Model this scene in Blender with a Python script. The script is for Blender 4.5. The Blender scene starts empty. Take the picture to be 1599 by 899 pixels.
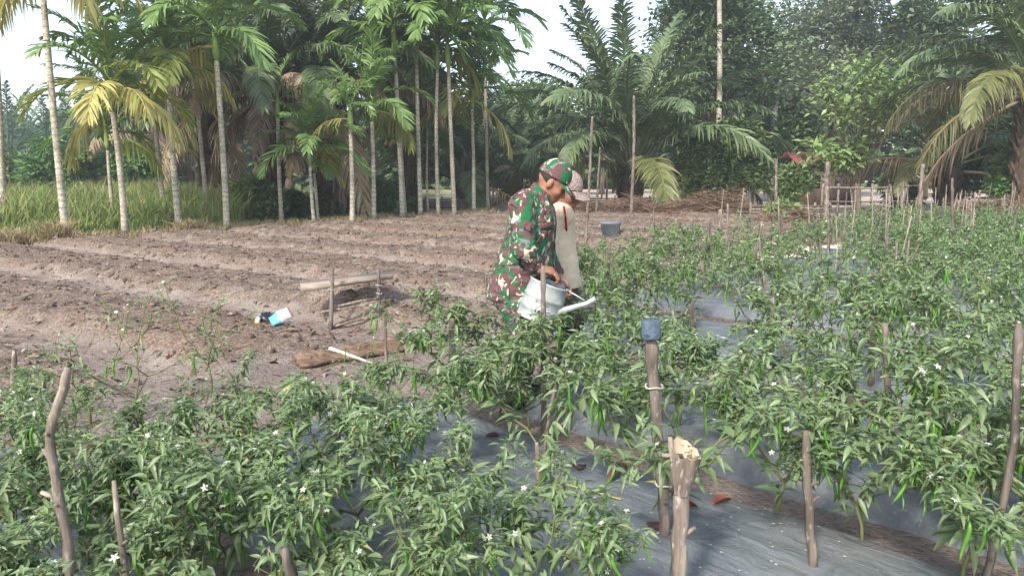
import bpy, math, random
import numpy as np
from mathutils import Vector, Matrix

# ------------------------------------------------------------------ camera, sky, sun, exposure
SC = bpy.context.scene
COL = SC.collection
W_PX, H_PX, F_PX, HORIZON, CAM_H = 1599.0, 899.0, 1150.0, 265.0, 1.58
TH = math.atan((449.5 - HORIZON) / F_PX)
cam_d = bpy.data.cameras.new('camera'); cam = bpy.data.objects.new('camera', cam_d); COL.objects.link(cam)
cam.location = (0, 0, CAM_H); cam.rotation_euler = (math.pi / 2 - TH, 0, 0)
cam_d.sensor_fit = 'HORIZONTAL'; cam_d.sensor_width = 36.0; cam_d.lens = 36.0 * F_PX / W_PX
cam_d.clip_start = 0.05; cam_d.clip_end = 2000
SC.camera = cam
SUN_EL, SUN_AZ = 43.0, 208.0          # azimuth clockwise from +Y: the sun stands behind the camera to the left
wd = bpy.data.worlds.new('World'); SC.world = wd; wd.use_nodes = True
wn = wd.node_tree.nodes; wl = wd.node_tree.links
sky = wn.new('ShaderNodeTexSky'); sky.sky_type = 'NISHITA'; sky.sun_disc = False
sky.sun_elevation = math.radians(SUN_EL); sky.sun_rotation = math.radians(SUN_AZ)
sky.air_density = 1.0; sky.dust_density = 1.6; sky.ozone_density = 1.0; sky.altitude = 0
hs = wn.new('ShaderNodeHueSaturation'); hs.inputs['Saturation'].default_value = 0.72      # thin white overcast
wl.new(sky.outputs[0], hs.inputs['Color']); wl.new(hs.outputs[0], wn['Background'].inputs[0]); wn['Background'].inputs[1].default_value = 0.15
sun_d = bpy.data.lights.new('sun', 'SUN'); sun = bpy.data.objects.new('sun', sun_d); COL.objects.link(sun)
sun_d.energy = 2.35; sun_d.angle = math.radians(7); sun_d.color = (1.0, 0.95, 0.87)
_a, _e = math.radians(SUN_AZ), math.radians(SUN_EL)
sdir = Vector((math.sin(_a) * math.cos(_e), math.cos(_a) * math.cos(_e), math.sin(_e)))
sun.rotation_euler = sdir.to_track_quat('Z', 'Y').to_euler(); sun.location = sdir * 60
SC.view_settings.view_transform = 'Standard'; SC.view_settings.look = 'None'
SC.view_settings.gamma = 1.0; SC.view_settings.use_curve_mapping = False
SC.view_settings.exposure = 1.3
SC.cycles.max_bounces = 6; SC.cycles.transparent_max_bounces = 6; SC.cycles.volume_bounces = 0
SC.cycles.diffuse_bounces = 3; SC.cycles.glossy_bounces = 2

# ------------------------------------------------------------------ geometry of the place
A43 = math.radians(43); C43, S43 = math.cos(A43), math.sin(A43)
def un(u, n): return (u * C43 + n * S43, -u * S43 + n * C43)            # bed frame -> world
def to_un(x, y): return (x * C43 - y * S43, x * S43 + y * C43)
def ray(px, py):
    cx = (px - 799.5) / F_PX; cy = -(py - 449.5) / F_PX
    return Vector((cx, math.cos(TH) + cy * math.sin(TH), -math.sin(TH) + cy * math.cos(TH)))
def G(px, py, z=0.0):                                                   # where the ray meets height z
    d = ray(px, py); t = (z - CAM_H) / d.z
    return Vector((d.x * t, d.y * t, z))
def P(px, py, Y):                                                       # where the ray meets depth Y
    d = ray(px, py); t = Y / d.y
    return Vector((d.x * t, Y, CAM_H + d.z * t))
def depth_of(x, y, z=0.5): return y * math.cos(TH) - (z - CAM_H) * math.sin(TH)
def in_view(x, y, z=0.5, m=0.25):
    t = depth_of(x, y, z)
    return t > 0.3 and abs(x / t) < 0.695 + m

rng = np.random.default_rng(7)
random.seed(7)

def vnoise(x, y, seed=0):
    x = np.asarray(x, float); y = np.asarray(y, float)
    xi = np.floor(x).astype(np.int64); yi = np.floor(y).astype(np.int64)
    fx = x - xi; fy = y - yi
    fx = fx * fx * (3 - 2 * fx); fy = fy * fy * (3 - 2 * fy)
    def h(a, b):
        k = (a * 374761393 + b * 668265263 + seed * 144269504) & 0x7fffffff
        k = ((k ^ (k >> 13)) * 1274126177) & 0x7fffffff
        return ((k ^ (k >> 16)) & 0xffff) / 65535.0
    return (h(xi, yi) * (1 - fx) + h(xi + 1, yi) * fx) * (1 - fy) + (h(xi, yi + 1) * (1 - fx) + h(xi + 1, yi + 1) * fx) * fy
def fbm(x, y, seed=0, oct=4):
    s = 0; a = 0.5
    for i in range(oct):
        s = s + a * (vnoise(np.asarray(x) * 2 ** i, np.asarray(y) * 2 ** i, seed + i) - 0.5); a *= 0.5
    return s

class MB:
    """collects vertices and faces, then links them as one mesh object"""
    def __init__(s): s.v = []; s.q = []; s.t = []; s.n = 0; s.qm = []; s.tm = []
    def add(s, v, quads=None, tris=None, m=0):
        v = np.asarray(v, float).reshape(-1, 3)
        if quads is not None and len(quads):
            q = np.asarray(quads, np.int64).reshape(-1, 4) + s.n; s.q.append(q); s.qm.append(np.full(len(q), m))
        if tris is not None and len(tris):
            t = np.asarray(tris, np.int64).reshape(-1, 3) + s.n; s.t.append(t); s.tm.append(np.full(len(t), m))
        s.v.append(v); s.n += len(v); return s
    def inst(s, tv, tq, tt, M, m=0):
        """instances of a template: M is (k,4,4)"""
        M = np.asarray(M); k = len(M)
        if k == 0: return s
        tv = np.asarray(tv, float); nv = len(tv)
        V = np.einsum('kij,vj->kvi', M[:, :3, :3], tv) + M[:, None, :3, 3]
        off = (np.arange(k) * nv)[:, None, None]
        q = (np.asarray(tq)[None] + off).reshape(-1, 4) if tq is not None and len(tq) else None
        t = (np.asarray(tt)[None] + off).reshape(-1, 3) if tt is not None and len(tt) else None
        return s.add(V.reshape(-1, 3), q, t, m)
    def box(s, c, size, rot=None, m=0):
        v = np.array([[x, y, z] for x in (-.5, .5) for y in (-.5, .5) for z in (-.5, .5)]) * np.asarray(size)
        if rot is not None: v = v @ np.array(rot).T
        return s.add(v + np.asarray(c), [[0, 1, 3, 2], [4, 6, 7, 5], [0, 4, 5, 1], [2, 3, 7, 6], [0, 2, 6, 4], [1, 5, 7, 3]], None, m)
    def tube(s, pts, rad, sides=8, m=0, cap=True):
        pts = np.asarray(pts, float); k = len(pts); rad = np.broadcast_to(np.asarray(rad, float), (k,))
        tan = np.gradient(pts, axis=0); tan /= np.linalg.norm(tan, axis=1)[:, None] + 1e-9
        ref = np.array([0, 0, 1.0]) if abs(tan[0][2]) < 0.9 else np.array([1.0, 0, 0])
        V = []
        for i in range(k):
            a = np.cross(tan[i], ref); a /= np.linalg.norm(a) + 1e-9; b = np.cross(tan[i], a)
            th = np.arange(sides) * 2 * math.pi / sides
            V.append(pts[i] + rad[i] * (np.cos(th)[:, None] * a + np.sin(th)[:, None] * b))
        q = []
        for i in range(k - 1):
            for j in range(sides):
                j2 = (j + 1) % sides
                q.append([i * sides + j, i * sides + j2, (i + 1) * sides + j2, (i + 1) * sides + j])
        V = np.concatenate(V); t = []
        if cap:
            V = np.concatenate([V, pts[:1], pts[-1:]]); c0 = k * sides
            for j in range(sides):
                j2 = (j + 1) % sides
                t.append([c0, j2, j]); t.append([c0 + 1, (k - 1) * sides + j, (k - 1) * sides + j2])
        return s.add(V, q, t, m)
    def mesh(s, name, mats, smooth=False):
        me = bpy.data.meshes.new(name)
        V = np.concatenate(s.v); Q = np.concatenate(s.q) if s.q else np.zeros((0, 4), np.int64)
        T = np.concatenate(s.t) if s.t else np.zeros((0, 3), np.int64)
        me.vertices.add(len(V)); me.vertices.foreach_set('co', V.astype(np.float32).ravel())
        me.loops.add(Q.size + T.size); me.loops.foreach_set('vertex_index', np.concatenate([Q.ravel(), T.ravel()]).astype(np.int32))
        me.polygons.add(len(Q) + len(T))
        ls = np.concatenate([np.arange(len(Q)) * 4, Q.size + np.arange(len(T)) * 3]).astype(np.int32)
        me.polygons.foreach_set('loop_start', ls)
        mi = np.concatenate([np.concatenate(s.qm) if s.qm else np.zeros(0), np.concatenate(s.tm) if s.tm else np.zeros(0)]).astype(np.int32)
        for mt in (mats if isinstance(mats, (list, tuple)) else [mats]): me.materials.append(mt)
        me.polygons.foreach_set('material_index', mi)
        if smooth: me.polygons.foreach_set('use_smooth', np.ones(len(mi), bool))
        me.update(calc_edges=True); me.validate()
        return me
    def build(s, name, mats, parent=None, smooth=False):
        return link(name, s.mesh(name, mats, smooth), parent)

def link(name, me, parent=None, mat=None, M=None):
    o = bpy.data.objects.new(name, me); COL.objects.link(o)
    if parent is not None: o.parent = parent
    if M is not None: o.matrix_local = M
    if mat is not None and me is not None:
        o.material_slots[0].link = 'OBJECT'; o.material_slots[0].material = mat
    return o
def empty(name, loc):
    o = bpy.data.objects.new(name, None); COL.objects.link(o); o.location = loc; o.empty_display_size = 0.1; return o
def tag(o, label=None, cat=None, group=None, kind=None):
    if label: o['label'] = label
    if cat: o['category'] = cat
    if group: o['group'] = group
    if kind: o['kind'] = kind
    return o
ORD = ['first', 'second', 'third', 'fourth', 'fifth', 'sixth', 'seventh', 'eighth', 'ninth', 'tenth', 'eleventh', 'twelfth',
       'thirteenth', 'fourteenth', 'fifteenth', 'sixteenth', 'seventeenth', 'eighteenth', 'nineteenth', 'twentieth']

# ------------------------------------------------------------------ materials
def srgb(r, g, b):
    f = lambda c: (c / 255 / 12.92) if c / 255 <= 0.04045 else ((c / 255 + 0.055) / 1.055) ** 2.4
    return (f(r), f(g), f(b), 1.0)
class NT:
    def __init__(s, name):
        s.m = bpy.data.materials.new(name); s.m.use_nodes = True; s.t = s.m.node_tree; s.n = s.t.nodes; s.l = s.t.links
        s.b = s.n['Principled BSDF']; s.out = s.n['Material Output']
    def new(s, t, **k):
        n = s.n.new(t)
        for a, b in k.items(): setattr(n, a, b)
        return n
    def link(s, a, b): s.l.new(a, b)
    def noise(s, scale, detail=4, coord='Object', dist=0.0, stretch=None):
        tc = s.new('ShaderNodeTexCoord'); n = s.new('ShaderNodeTexNoise'); n.inputs['Scale'].default_value = scale
        n.inputs['Detail'].default_value = detail; n.inputs['Distortion'].default_value = dist
        src = tc.outputs[coord]
        if coord == 'World':
            pass
        if stretch:
            mp = s.new('ShaderNodeMapping'); mp.inputs['Scale'].default_value = stretch; s.link(src, mp.inputs[0]); src = mp.outputs[0]
        s.link(src, n.inputs['Vector']); return n.outputs['Fac']
    def ramp(s, fac, stops, interp='LINEAR'):
        r = s.new('ShaderNodeValToRGB'); r.color_ramp.interpolation = interp
        e = r.color_ramp.elements
        e[0].position, e[0].color = stops[0]; e[1].position, e[1].color = stops[1]
        for p, c in stops[2:]:
            x = e.new(p); x.color = c
        s.link(fac, r.inputs[0]); return r.outputs['Color']
    def mix(s, fac, a, b, mode='MIX'):
        x = s.new('ShaderNodeMix', data_type='RGBA', blend_type=mode)
        for sock, val in ((x.inputs[0], fac), (x.inputs[6], a), (x.inputs[7], b)):
            if hasattr(val, 'is_output'): s.link(val, sock)
            else: sock.default_value = val
        return x.outputs[2]
    def bump(s, h, strength=0.3, dist=0.01):
        b = s.new('ShaderNodeBump'); b.inputs['Strength'].default_value = strength; b.inputs['Distance'].default_value = dist
        s.link(h, b.inputs['Height']); s.link(b.outputs[0], s.b.inputs['Normal'])
    def island(s):
        g = s.new('ShaderNodeNewGeometry'); o = s.new('ShaderNodeObjectInfo')
        a = s.new('ShaderNodeMath', operation='ADD'); f = s.new('ShaderNodeMath', operation='FRACT')
        s.link(g.outputs['Random Per Island'], a.inputs[0]); s.link(o.outputs['Random'], a.inputs[1]); s.link(a.outputs[0], f.inputs[0])
        return f.outputs[0]
    def math(s, op, a, b):
        x = s.new('ShaderNodeMath', operation=op)
        for sock, val in ((x.inputs[0], a), (x.inputs[1], b)):
            if hasattr(val, 'is_output'): s.link(val, sock)
            else: sock.default_value = val
        return x.outputs[0]
    def col(s, c):
        if hasattr(c, 'is_output'): s.link(c, s.b.inputs['Base Color'])
        else: s.b.inputs['Base Color'].default_value = c
    def rough(s, r, spec=0.5):
        s.b.inputs['Roughness'].default_value = r; s.b.inputs['Specular IOR Level'].default_value = spec

def leaf_mat(name, cols, rough=0.5, trans=0.25, spec=0.4):
    """leaf colours differ from leaf to leaf; thin leaves let some light through"""
    t = NT(name); r = t.island()
    k = len(cols); c = t.ramp(r, [(i / (k - 1), srgb(*x)) for i, x in enumerate(cols)])
    nz = t.noise(9, 2); c = t.mix(t.math('MULTIPLY', nz, 0.35), c, srgb(*[int(v * 0.72) for v in cols[0]]))
    if name in ('chilli_leaf', 'young_chilli_leaf'): c = t.mix(t.math('MULTIPLY', t.math('GREATER_THAN', r, 0.991), 0.7), c, srgb(160, 152, 88))      # a few yellowed leaves
    t.col(c); t.rough(rough, spec)
    tr = t.new('ShaderNodeBsdfTranslucent'); t.link(c, tr.inputs[0])
    mx = t.new('ShaderNodeMixShader'); mx.inputs[0].default_value = trans
    t.link(t.b.outputs[0], mx.inputs[1]); t.link(tr.outputs[0], mx.inputs[2]); t.link(mx.outputs[0], t.out.inputs[0])
    return t.m
def plain_mat(name, c1, c2, scale=8, rough=0.8, bump=0.3, bdist=0.01, stretch=None, spec=0.3, detail=5, metallic=0, per_object=0.0):
    t = NT(name); n = t.noise(scale, detail, stretch=stretch)
    c = t.ramp(n, [(0.3, srgb(*c1)), (0.7, srgb(*c2))])
    if per_object:
        o = t.new('ShaderNodeObjectInfo'); k = t.math('MULTIPLY', o.outputs['Random'], per_object)
        c = t.mix(k, c, srgb(*[int(v * 0.55) for v in c1]))
    t.col(c); t.rough(rough, spec); t.b.inputs['Metallic'].default_value = metallic
    if bump: t.bump(n, bump, bdist)
    return t.m

M_ = {}
M_['leaf'] = leaf_mat('chilli_leaf', [(98, 120, 76), (116, 137, 90), (108, 129, 88), (134, 151, 105)], 0.46, 0.25, 0.6)
M_['young'] = leaf_mat('young_chilli_leaf', [(122, 146, 90), (140, 161, 106), (112, 136, 88), (156, 170, 118)], 0.45, 0.3, 0.45)
M_['chilli'] = leaf_mat('green_chilli', [(78, 124, 40), (96, 142, 48), (68, 112, 40), (110, 152, 60)], 0.34, 0.08, 0.5)
M_['red'] = plain_mat('red_chilli', (150, 24, 22), (180, 34, 28), 8, 0.3, 0)
M_['petal'] = leaf_mat('white_petal', [(206, 206, 192), (222, 222, 210)], 0.5, 0.2)
M_['stem'] = plain_mat('chilli_stem', (92, 104, 62), (116, 110, 74), 20, 0.6, 0)
M_['areca'] = leaf_mat('areca_frond', [(104, 134, 70), (122, 150, 80), (100, 134, 78), (148, 168, 94)], 0.4, 0.32, 0.5)
M_['areca_y'] = leaf_mat('yellow_areca_frond', [(196, 182, 112), (206, 194, 124), (176, 172, 100), (168, 172, 96)], 0.5, 0.35)
M_['areca_yg'] = leaf_mat('yellow_green_areca_frond', [(150, 162, 84), (168, 172, 92), (126, 150, 76)], 0.45, 0.32)
M_['oil'] = leaf_mat('oil_palm_frond', [(90, 110, 70), (104, 122, 80), (120, 134, 92), (94, 114, 76)], 0.38, 0.22, 0.55)
M_['oil_y'] = leaf_mat('yellowing_oil_palm_frond', [(112, 118, 70), (128, 130, 80), (98, 108, 64)], 0.45, 0.3)
M_['dead'] = leaf_mat('dead_frond', [(166, 146, 118), (184, 164, 134), (144, 126, 104), (194, 176, 146)], 0.7, 0.15, 0.2)
M_['dead_d'] = leaf_mat('dark_dead_frond', [(128, 110, 98), (146, 126, 112), (112, 96, 86)], 0.8, 0.1, 0.2)
M_['olive'] = leaf_mat('olive_hanging_frond', [(112, 112, 74), (130, 126, 84), (98, 98, 68), (142, 130, 92)], 0.5, 0.25)
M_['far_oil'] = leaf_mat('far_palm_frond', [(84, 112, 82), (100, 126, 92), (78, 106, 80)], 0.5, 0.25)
M_['tree_d'] = leaf_mat('dark_tree_leaf', [(80, 102, 64), (94, 116, 72), (104, 126, 80), (74, 96, 62)], 0.45, 0.25)
M_['tree_m'] = leaf_mat('mid_tree_leaf', [(98, 122, 70), (112, 134, 78), (124, 142, 90), (92, 116, 70)], 0.45, 0.28)
M_['tree_l'] = leaf_mat('light_tree_leaf', [(118, 144, 84), (138, 160, 98), (152, 170, 116), (106, 132, 78)], 0.45, 0.3)
M_['tree_g'] = leaf_mat('grey_green_tree_leaf', [(104, 122, 86), (120, 134, 100), (132, 140, 112), (94, 112, 82)], 0.5, 0.25)
M_['bush'] = leaf_mat('bush_leaf', [(86, 122, 66), (102, 138, 76), (116, 150, 86), (80, 112, 64)], 0.5, 0.28)
M_['grass'] = leaf_mat('tall_grass', [(124, 146, 78), (142, 160, 92), (110, 134, 68), (160, 168, 106)], 0.6, 0.3, 0.25)
M_['drygrass'] = leaf_mat('dry_grass', [(164, 148, 112), (182, 164, 128), (146, 132, 98), (152, 142, 96)], 0.8, 0.2, 0.15)
M_['strawheap'] = leaf_mat('cut_straw', [(126, 102, 86), (142, 118, 98), (110, 88, 74), (152, 130, 108)], 0.85, 0.1, 0.15)
M_['litter'] = leaf_mat('leaf_litter', [(104, 86, 76), (130, 110, 96), (158, 138, 122), (90, 74, 66), (138, 104, 88)], 0.75, 0.08, 0.2)
def wood_mat(name, c1, c2, dark, moss, amt):
    t = NT(name); n1 = t.noise(26, 5, stretch=(1, 1, 0.10)); n2 = t.noise(9, 4, stretch=(1, 1, 0.5)); n3 = t.noise(70, 3, stretch=(1, 1, 0.35))
    c = t.ramp(n1, [(0.34, srgb(*c1)), (0.62, srgb(*c2))]); c = t.mix(t.ramp(n2, [(0.48, (0, 0, 0, 1)), (0.66, (0.75, 0.75, 0.75, 1))]), c, srgb(*dark))
    c = t.mix(t.ramp(n3, [(0.58, (0, 0, 0, 1)), (0.70, (0.7, 0.7, 0.7, 1))]), c, srgb(*moss))
    o = t.new('ShaderNodeObjectInfo'); c = t.mix(t.math('MULTIPLY', o.outputs['Random'], amt), c, srgb(*[int(v * 0.6) for v in c1]))
    t.col(c); t.rough(0.92, 0.15); t.bump(t.math('ADD', n1, n2), 0.9, 0.012); return t.m
M_['wood'] = wood_mat('stake_wood', (92, 82, 75), (146, 134, 122), (74, 64, 58), (170, 162, 150), 0.5)
M_['bark_y'] = wood_mat('barked_branch', (106, 95, 86), (160, 147, 133), (88, 75, 66), (190, 180, 166), 0.3)
M_['split'] = plain_mat('split_wood', (166, 138, 116), (198, 174, 150), 20, 0.8, 0.5, 0.004, (1, 1, 0.1))
M_['plank'] = plain_mat('weathered_plank', (112, 100, 88), (168, 154, 138), 16, 0.85, 0.5, 0.004, (0.12, 1, 1))
M_['log'] = plain_mat('weathered_log', (78, 64, 54), (148, 124, 102), 30, 0.9, 1.0, 0.02, (0.12, 1, 1))
M_['bark'] = plain_mat('tree_bark', (88, 78, 66), (128, 116, 100), 7, 0.9, 0.7, 0.03, (1, 1, 0.3))
M_['oiltrunk'] = plain_mat('oil_palm_trunk', (56, 48, 40), (96, 82, 66), 6, 0.95, 0.8, 0.05)
M_['palegray'] = plain_mat('mottled_pale_bark', (126, 120, 108), (206, 200, 188), 5, 0.85, 0.4, 0.02)
M_['white_stick'] = plain_mat('peeled_stick', (206, 198, 184), (228, 222, 210), 12, 0.7, 0.2, 0.003)
def areca_trunk_mat():
    t = NT('areca_trunk'); tc = t.new('ShaderNodeTexCoord'); sp = t.new('ShaderNodeSeparateXYZ'); t.link(tc.outputs['Object'], sp.inputs[0])
    nz = t.noise(3.0, 4); nf = t.noise(22.0, 3)
    oi = t.new('ShaderNodeObjectInfo'); z = t.math('ADD', t.math('MULTIPLY', sp.outputs['Z'], t.math('ADD', 6.0, t.math('MULTIPLY', oi.outputs['Random'], 3.5))), t.math('MULTIPLY', nz, 1.1))
    fr = t.math('FRACT', z, 0)
    ring = t.ramp(fr, [(0.0, (0.25, 0.25, 0.25, 1)), (0.16, (1, 1, 1, 1)), (0.8, (0.86, 0.86, 0.86, 1)), (1.0, (0.45, 0.45, 0.45, 1))])
    base = t.ramp(nf, [(0.3, srgb(148, 140, 122)), (0.62, srgb(206, 198, 180))])
    c = t.mix(0.75, base, ring, 'MULTIPLY'); c = t.mix(t.ramp(t.noise(1.7, 5), [(0.48, (0, 0, 0, 1)), (0.66, (0.75, 0.75, 0.75, 1))]), c, srgb(112, 106, 86)); c = t.mix(t.math('MULTIPLY', oi.outputs['Random'], 0.3), c, srgb(120, 112, 96)); t.col(c); t.rough(0.85, 0.2); t.bump(fr, 0.4, 0.01)
    return t.m
M_['areca_trunk'] = areca_trunk_mat()
M_['shaft'] = plain_mat('crown_shaft', (96, 128, 62), (130, 152, 84), 5, 0.45, 0.05, 0.01, (1, 1, 0.2))
def soil_mat(name, use_attr):
    """tilled crumbly earth on the ridges, paler silt in the furrows"""
    t = NT(name); big = t.noise(0.55, 3); mid = t.noise(5.0, 6); fine = t.noise(38.0, 6); grit = t.noise(110.0, 3)
    c = t.ramp(mid, [(0.28, srgb(94, 83, 74)), (0.5, srgb(126, 112, 99)), (0.74, srgb(158, 144, 130))])
    c = t.mix(t.ramp(big, [(0.45, (0, 0, 0, 1)), (0.62, (0.6, 0.6, 0.6, 1))]), c, srgb(130, 108, 94))
    c = t.mix(t.ramp(fine, [(0.42, (0.55, 0.55, 0.55, 1)), (0.56, (0, 0, 0, 1))]), c, srgb(70, 58, 52))
    c = t.mix(t.ramp(fine, [(0.6, (0, 0, 0, 1)), (0.72, (0.6, 0.6, 0.6, 1))]), c, srgb(168, 150, 136))
    if use_attr:
        m2 = t.noise(3.0, 5); s_ = t.ramp(m2, [(0.3, srgb(118, 106, 98)), (0.7, srgb(148, 136, 126))])
        s_ = t.mix(t.ramp(fine, [(0.35, (0.6, 0.6, 0.6, 1)), (0.5, (0, 0, 0, 1))]), s_, srgb(92, 79, 71))
        at = t.new('ShaderNodeAttribute'); at.attribute_name = 'ridge'
        f = t.math('ADD', at.outputs['Fac'], t.math('MULTIPLY', t.math('SUBTRACT', mid, 0.5), 1.1))
        c = t.mix(t.ramp(f, [(0.32, (0, 0, 0, 1)), (0.58, (1, 1, 1, 1))]), s_, c)
    t.col(c); t.rough(0.95, 0.15); t.bump(t.math('ADD', fine, t.math('MULTIPLY', grit, 0.4)), 0.9, 0.03); return t.m
M_['soil'] = soil_mat('tilled_soil', False); M_['field'] = soil_mat('tilled_field_soil', True)
def ground_mat():
    t = NT('open_ground'); tc = t.new('ShaderNodeTexCoord'); sp = t.new('ShaderNodeSeparateXYZ'); t.link(tc.outputs['Object'], sp.inputs[0])
    big = t.noise(0.16, 5); mid = t.noise(1.6, 5); fine = t.noise(14.0, 4)
    sand = t.ramp(mid, [(0.35, srgb(166, 150, 134)), (0.65, srgb(206, 194, 180))])
    turf = t.ramp(mid, [(0.35, srgb(96, 100, 58)), (0.65, srgb(136, 136, 84))])
    # bare sandy yard under the palms, turf to the left and right of it
    x = t.math('ADD', sp.outputs['X'], t.math('MULTIPLY', t.math('SUBTRACT', big, 0.5), 8.0))
    l = t.ramp(t.math('MULTIPLY', t.math('ADD', x, 5.5), 0.4), [(0.0, (0, 0, 0, 1)), (1.0, (1, 1, 1, 1))])
    c = t.mix(l, turf, sand)
    c = t.mix(t.ramp(fine, [(0.38, (0.5, 0.5, 0.5, 1)), (0.55, (0, 0, 0, 1))]), c, srgb(104, 90, 74))
    t.col(c); t.rough(0.95, 0.15); t.bump(fine, 0.5, 0.02); return t.m
M_['ground'] = ground_mat()
def mulch_mat():
    t = NT('silver_mulch_plastic'); 
    tc = t.new('ShaderNodeTexCoord'); mp = t.new('ShaderNodeMapping'); mp.inputs['Rotation'].default_value = (0, 0, math.radians(43)); t.link(tc.outputs['Object'], mp.inputs[0])
    m2 = t.new('ShaderNodeMapping'); m2.inputs['Scale'].default_value = (0.35, 2.6, 1); t.link(mp.outputs[0], m2.inputs[0])
    def bn(sc, det, dist=0.4):
        x = t.new('ShaderNodeTexNoise'); x.inputs['Scale'].default_value = sc; x.inputs['Detail'].default_value = det; x.inputs['Distortion'].default_value = dist; t.link(m2.outputs[0], x.inputs[0]); return x.outputs[0]
    wr = bn(7.0, 6, 0.6); st_ = bn(16.0, 5); mid = t.noise(2.2, 4); dust = t.noise(60, 3)
    c = t.ramp(mid, [(0.3, srgb(90, 96, 100)), (0.7, srgb(112, 117, 119))]); c = t.mix(t.ramp(st_, [(0.5, (0, 0, 0, 1)), (0.72, (0.3, 0.3, 0.3, 1))]), c, srgb(122, 127, 129))
    c = t.mix(t.ramp(dust, [(0.62, (0, 0, 0, 1)), (0.76, (0.6, 0.6, 0.6, 1))]), c, srgb(168, 160, 148))
    c = t.mix(t.ramp(t.noise(1.1, 5), [(0.52, (0, 0, 0, 1)), (0.7, (0.55, 0.55, 0.55, 1))]), c, srgb(112, 106, 99))
    t.col(c); t.rough(0.40, 0.5); cr = t.noise(5.0, 6, dist=1.5); t.bump(t.math('ADD', t.math('MULTIPLY', wr, 0.45), cr), 0.75, 0.035); return t.m
M_['mulch'] = mulch_mat()
M_['hole'] = plain_mat('dark_planting_hole_soil', (44, 34, 30), (84, 62, 54), 30, 0.95, 0.6, 0.01)
def camo_mat():
    t = NT('camouflage_cloth')
    def n(s, seed, d=1.2, st=(1, 1, 1)):
        tc = t.new('ShaderNodeTexCoord'); mp = t.new('ShaderNodeMapping'); mp.inputs['Location'].default_value = (seed, seed * 1.7, seed * 0.6)
        mp.inputs['Scale'].default_value = st; mp.inputs['Rotation'].default_value = (0.2, 0.5, 0.3)
        t.link(tc.outputs['Object'], mp.inputs[0]); x = t.new('ShaderNodeTexNoise'); x.inputs['Scale'].default_value = s
        x.inputs['Detail'].default_value = 1.5; x.inputs['Distortion'].default_value = d; t.link(mp.outputs[0], x.inputs[0]); return x.outputs[0]
    step = lambda f, p: t.ramp(f, [(0.0, (0, 0, 0, 1)), (p, (1, 1, 1, 1))], 'CONSTANT')
    c = t.mix(step(n(6.5, 1, 1.6), 0.5), srgb(98, 70, 70), srgb(40, 94, 60))
    c = t.mix(step(n(7, 4, 1.8), 0.56), c, srgb(98, 66, 68))
    c = t.mix(step(n(7.5, 9, 2.0, (1, 1, 1.6)), 0.585), c, srgb(104, 108, 104))
    c = t.mix(step(n(9, 14, 2.4, (1.5, 1.5, 0.9)), 0.635), c, srgb(182, 174, 154))
    c = t.mix(step(n(9, 22, 2.2, (1, 1, 1.5)), 0.67), c, srgb(46, 44, 46))
    t.col(c); t.rough(0.85, 0.2); w = t.noise(14, 3); t.bump(w, 0.45, 0.02); return t.m
M_['camo'] = camo_mat()
def skin_mat(name, a, b):
    t = NT(name); n = t.noise(12, 3); t.col(t.ramp(n, [(0.35, srgb(*a)), (0.65, srgb(*b))])); t.rough(0.5, 0.4)
    t.b.inputs['Subsurface Weight'].default_value = 0.08; t.b.inputs['Subsurface Radius'].default_value = (0.01, 0.004, 0.002); return t.m
M_['skin1'] = skin_mat('warm_skin', (134, 92, 72), (156, 110, 86))
M_['skin2'] = skin_mat('weathered_skin', (112, 80, 66), (132, 94, 76))
M_['hair'] = plain_mat('black_hair', (30, 27, 26), (50, 46, 44), 60, 0.6, 0.4, 0.003)
M_['shirt'] = plain_mat('cream_shirt', (188, 172, 146), (206, 191, 166), 6, 0.85, 0.35, 0.015)
M_['redtrim'] = plain_mat('red_trim', (160, 30, 38), (178, 42, 48), 10, 0.8, 0.1)
M_['whitetrim'] = plain_mat('white_trim', (216, 210, 202), (226, 222, 214), 10, 0.8, 0.1)
M_['trousers'] = plain_mat('dark_trousers', (64, 50, 52), (84, 68, 68), 10, 0.9, 0.2)
M_['boot'] = plain_mat('black_boot', (28, 26, 26), (44, 42, 42), 10, 0.5, 0.1)
def cap_mat():
    t = NT('checked_cap'); w = t.new('ShaderNodeTexChecker'); tc = t.new('ShaderNodeTexCoord'); t.link(tc.outputs['Object'], w.inputs[0])
    w.inputs['Scale'].default_value = 55; w.inputs[1].default_value = srgb(150, 132, 124); w.inputs[2].default_value = srgb(128, 110, 104)
    t.col(w.outputs[0]); t.rough(0.9, 0.2); return t.m
M_['cap'] = cap_mat()
M_['can'] = plain_mat('galvanised_metal', (138, 143, 140), (184, 189, 186), 13, 0.5, 0.12, 0.006, metallic=0.25, spec=0.5)
M_['darkmetal'] = plain_mat('dark_grey_handle', (62, 64, 66), (84, 86, 88), 9, 0.5, 0.05)
M_['watch'] = plain_mat('steel_watch', (96, 98, 100), (140, 142, 144), 9, 0.35, 0, metallic=0.6)
M_['bucket'] = plain_mat('grey_bucket', (92, 100, 108), (124, 132, 138), 5, 0.6, 0.1, 0.01)
M_['bluecap'] = plain_mat('blue_grey_plastic', (58, 72, 84), (86, 100, 112), 24, 0.6, 1.0, 0.02)
M_['roofred'] = plain_mat('red_roof', (104, 60, 54), (132, 80, 72), 3, 0.8, 0.2, 0.02)
M_['rust'] = plain_mat('rusty_tin_roof', (104, 80, 70), (142, 112, 98), 4, 0.8, 0.2, 0.02)
M_['hutwall'] = plain_mat('dark_board_wall', (76, 64, 56), (110, 94, 82), 5, 0.9, 0.4, 0.02, (1, 1, 0.2))
M_['blackbag'] = plain_mat('black_plastic', (28, 28, 30), (52, 52, 56), 14, 0.3, 0.4, 0.01)
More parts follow.
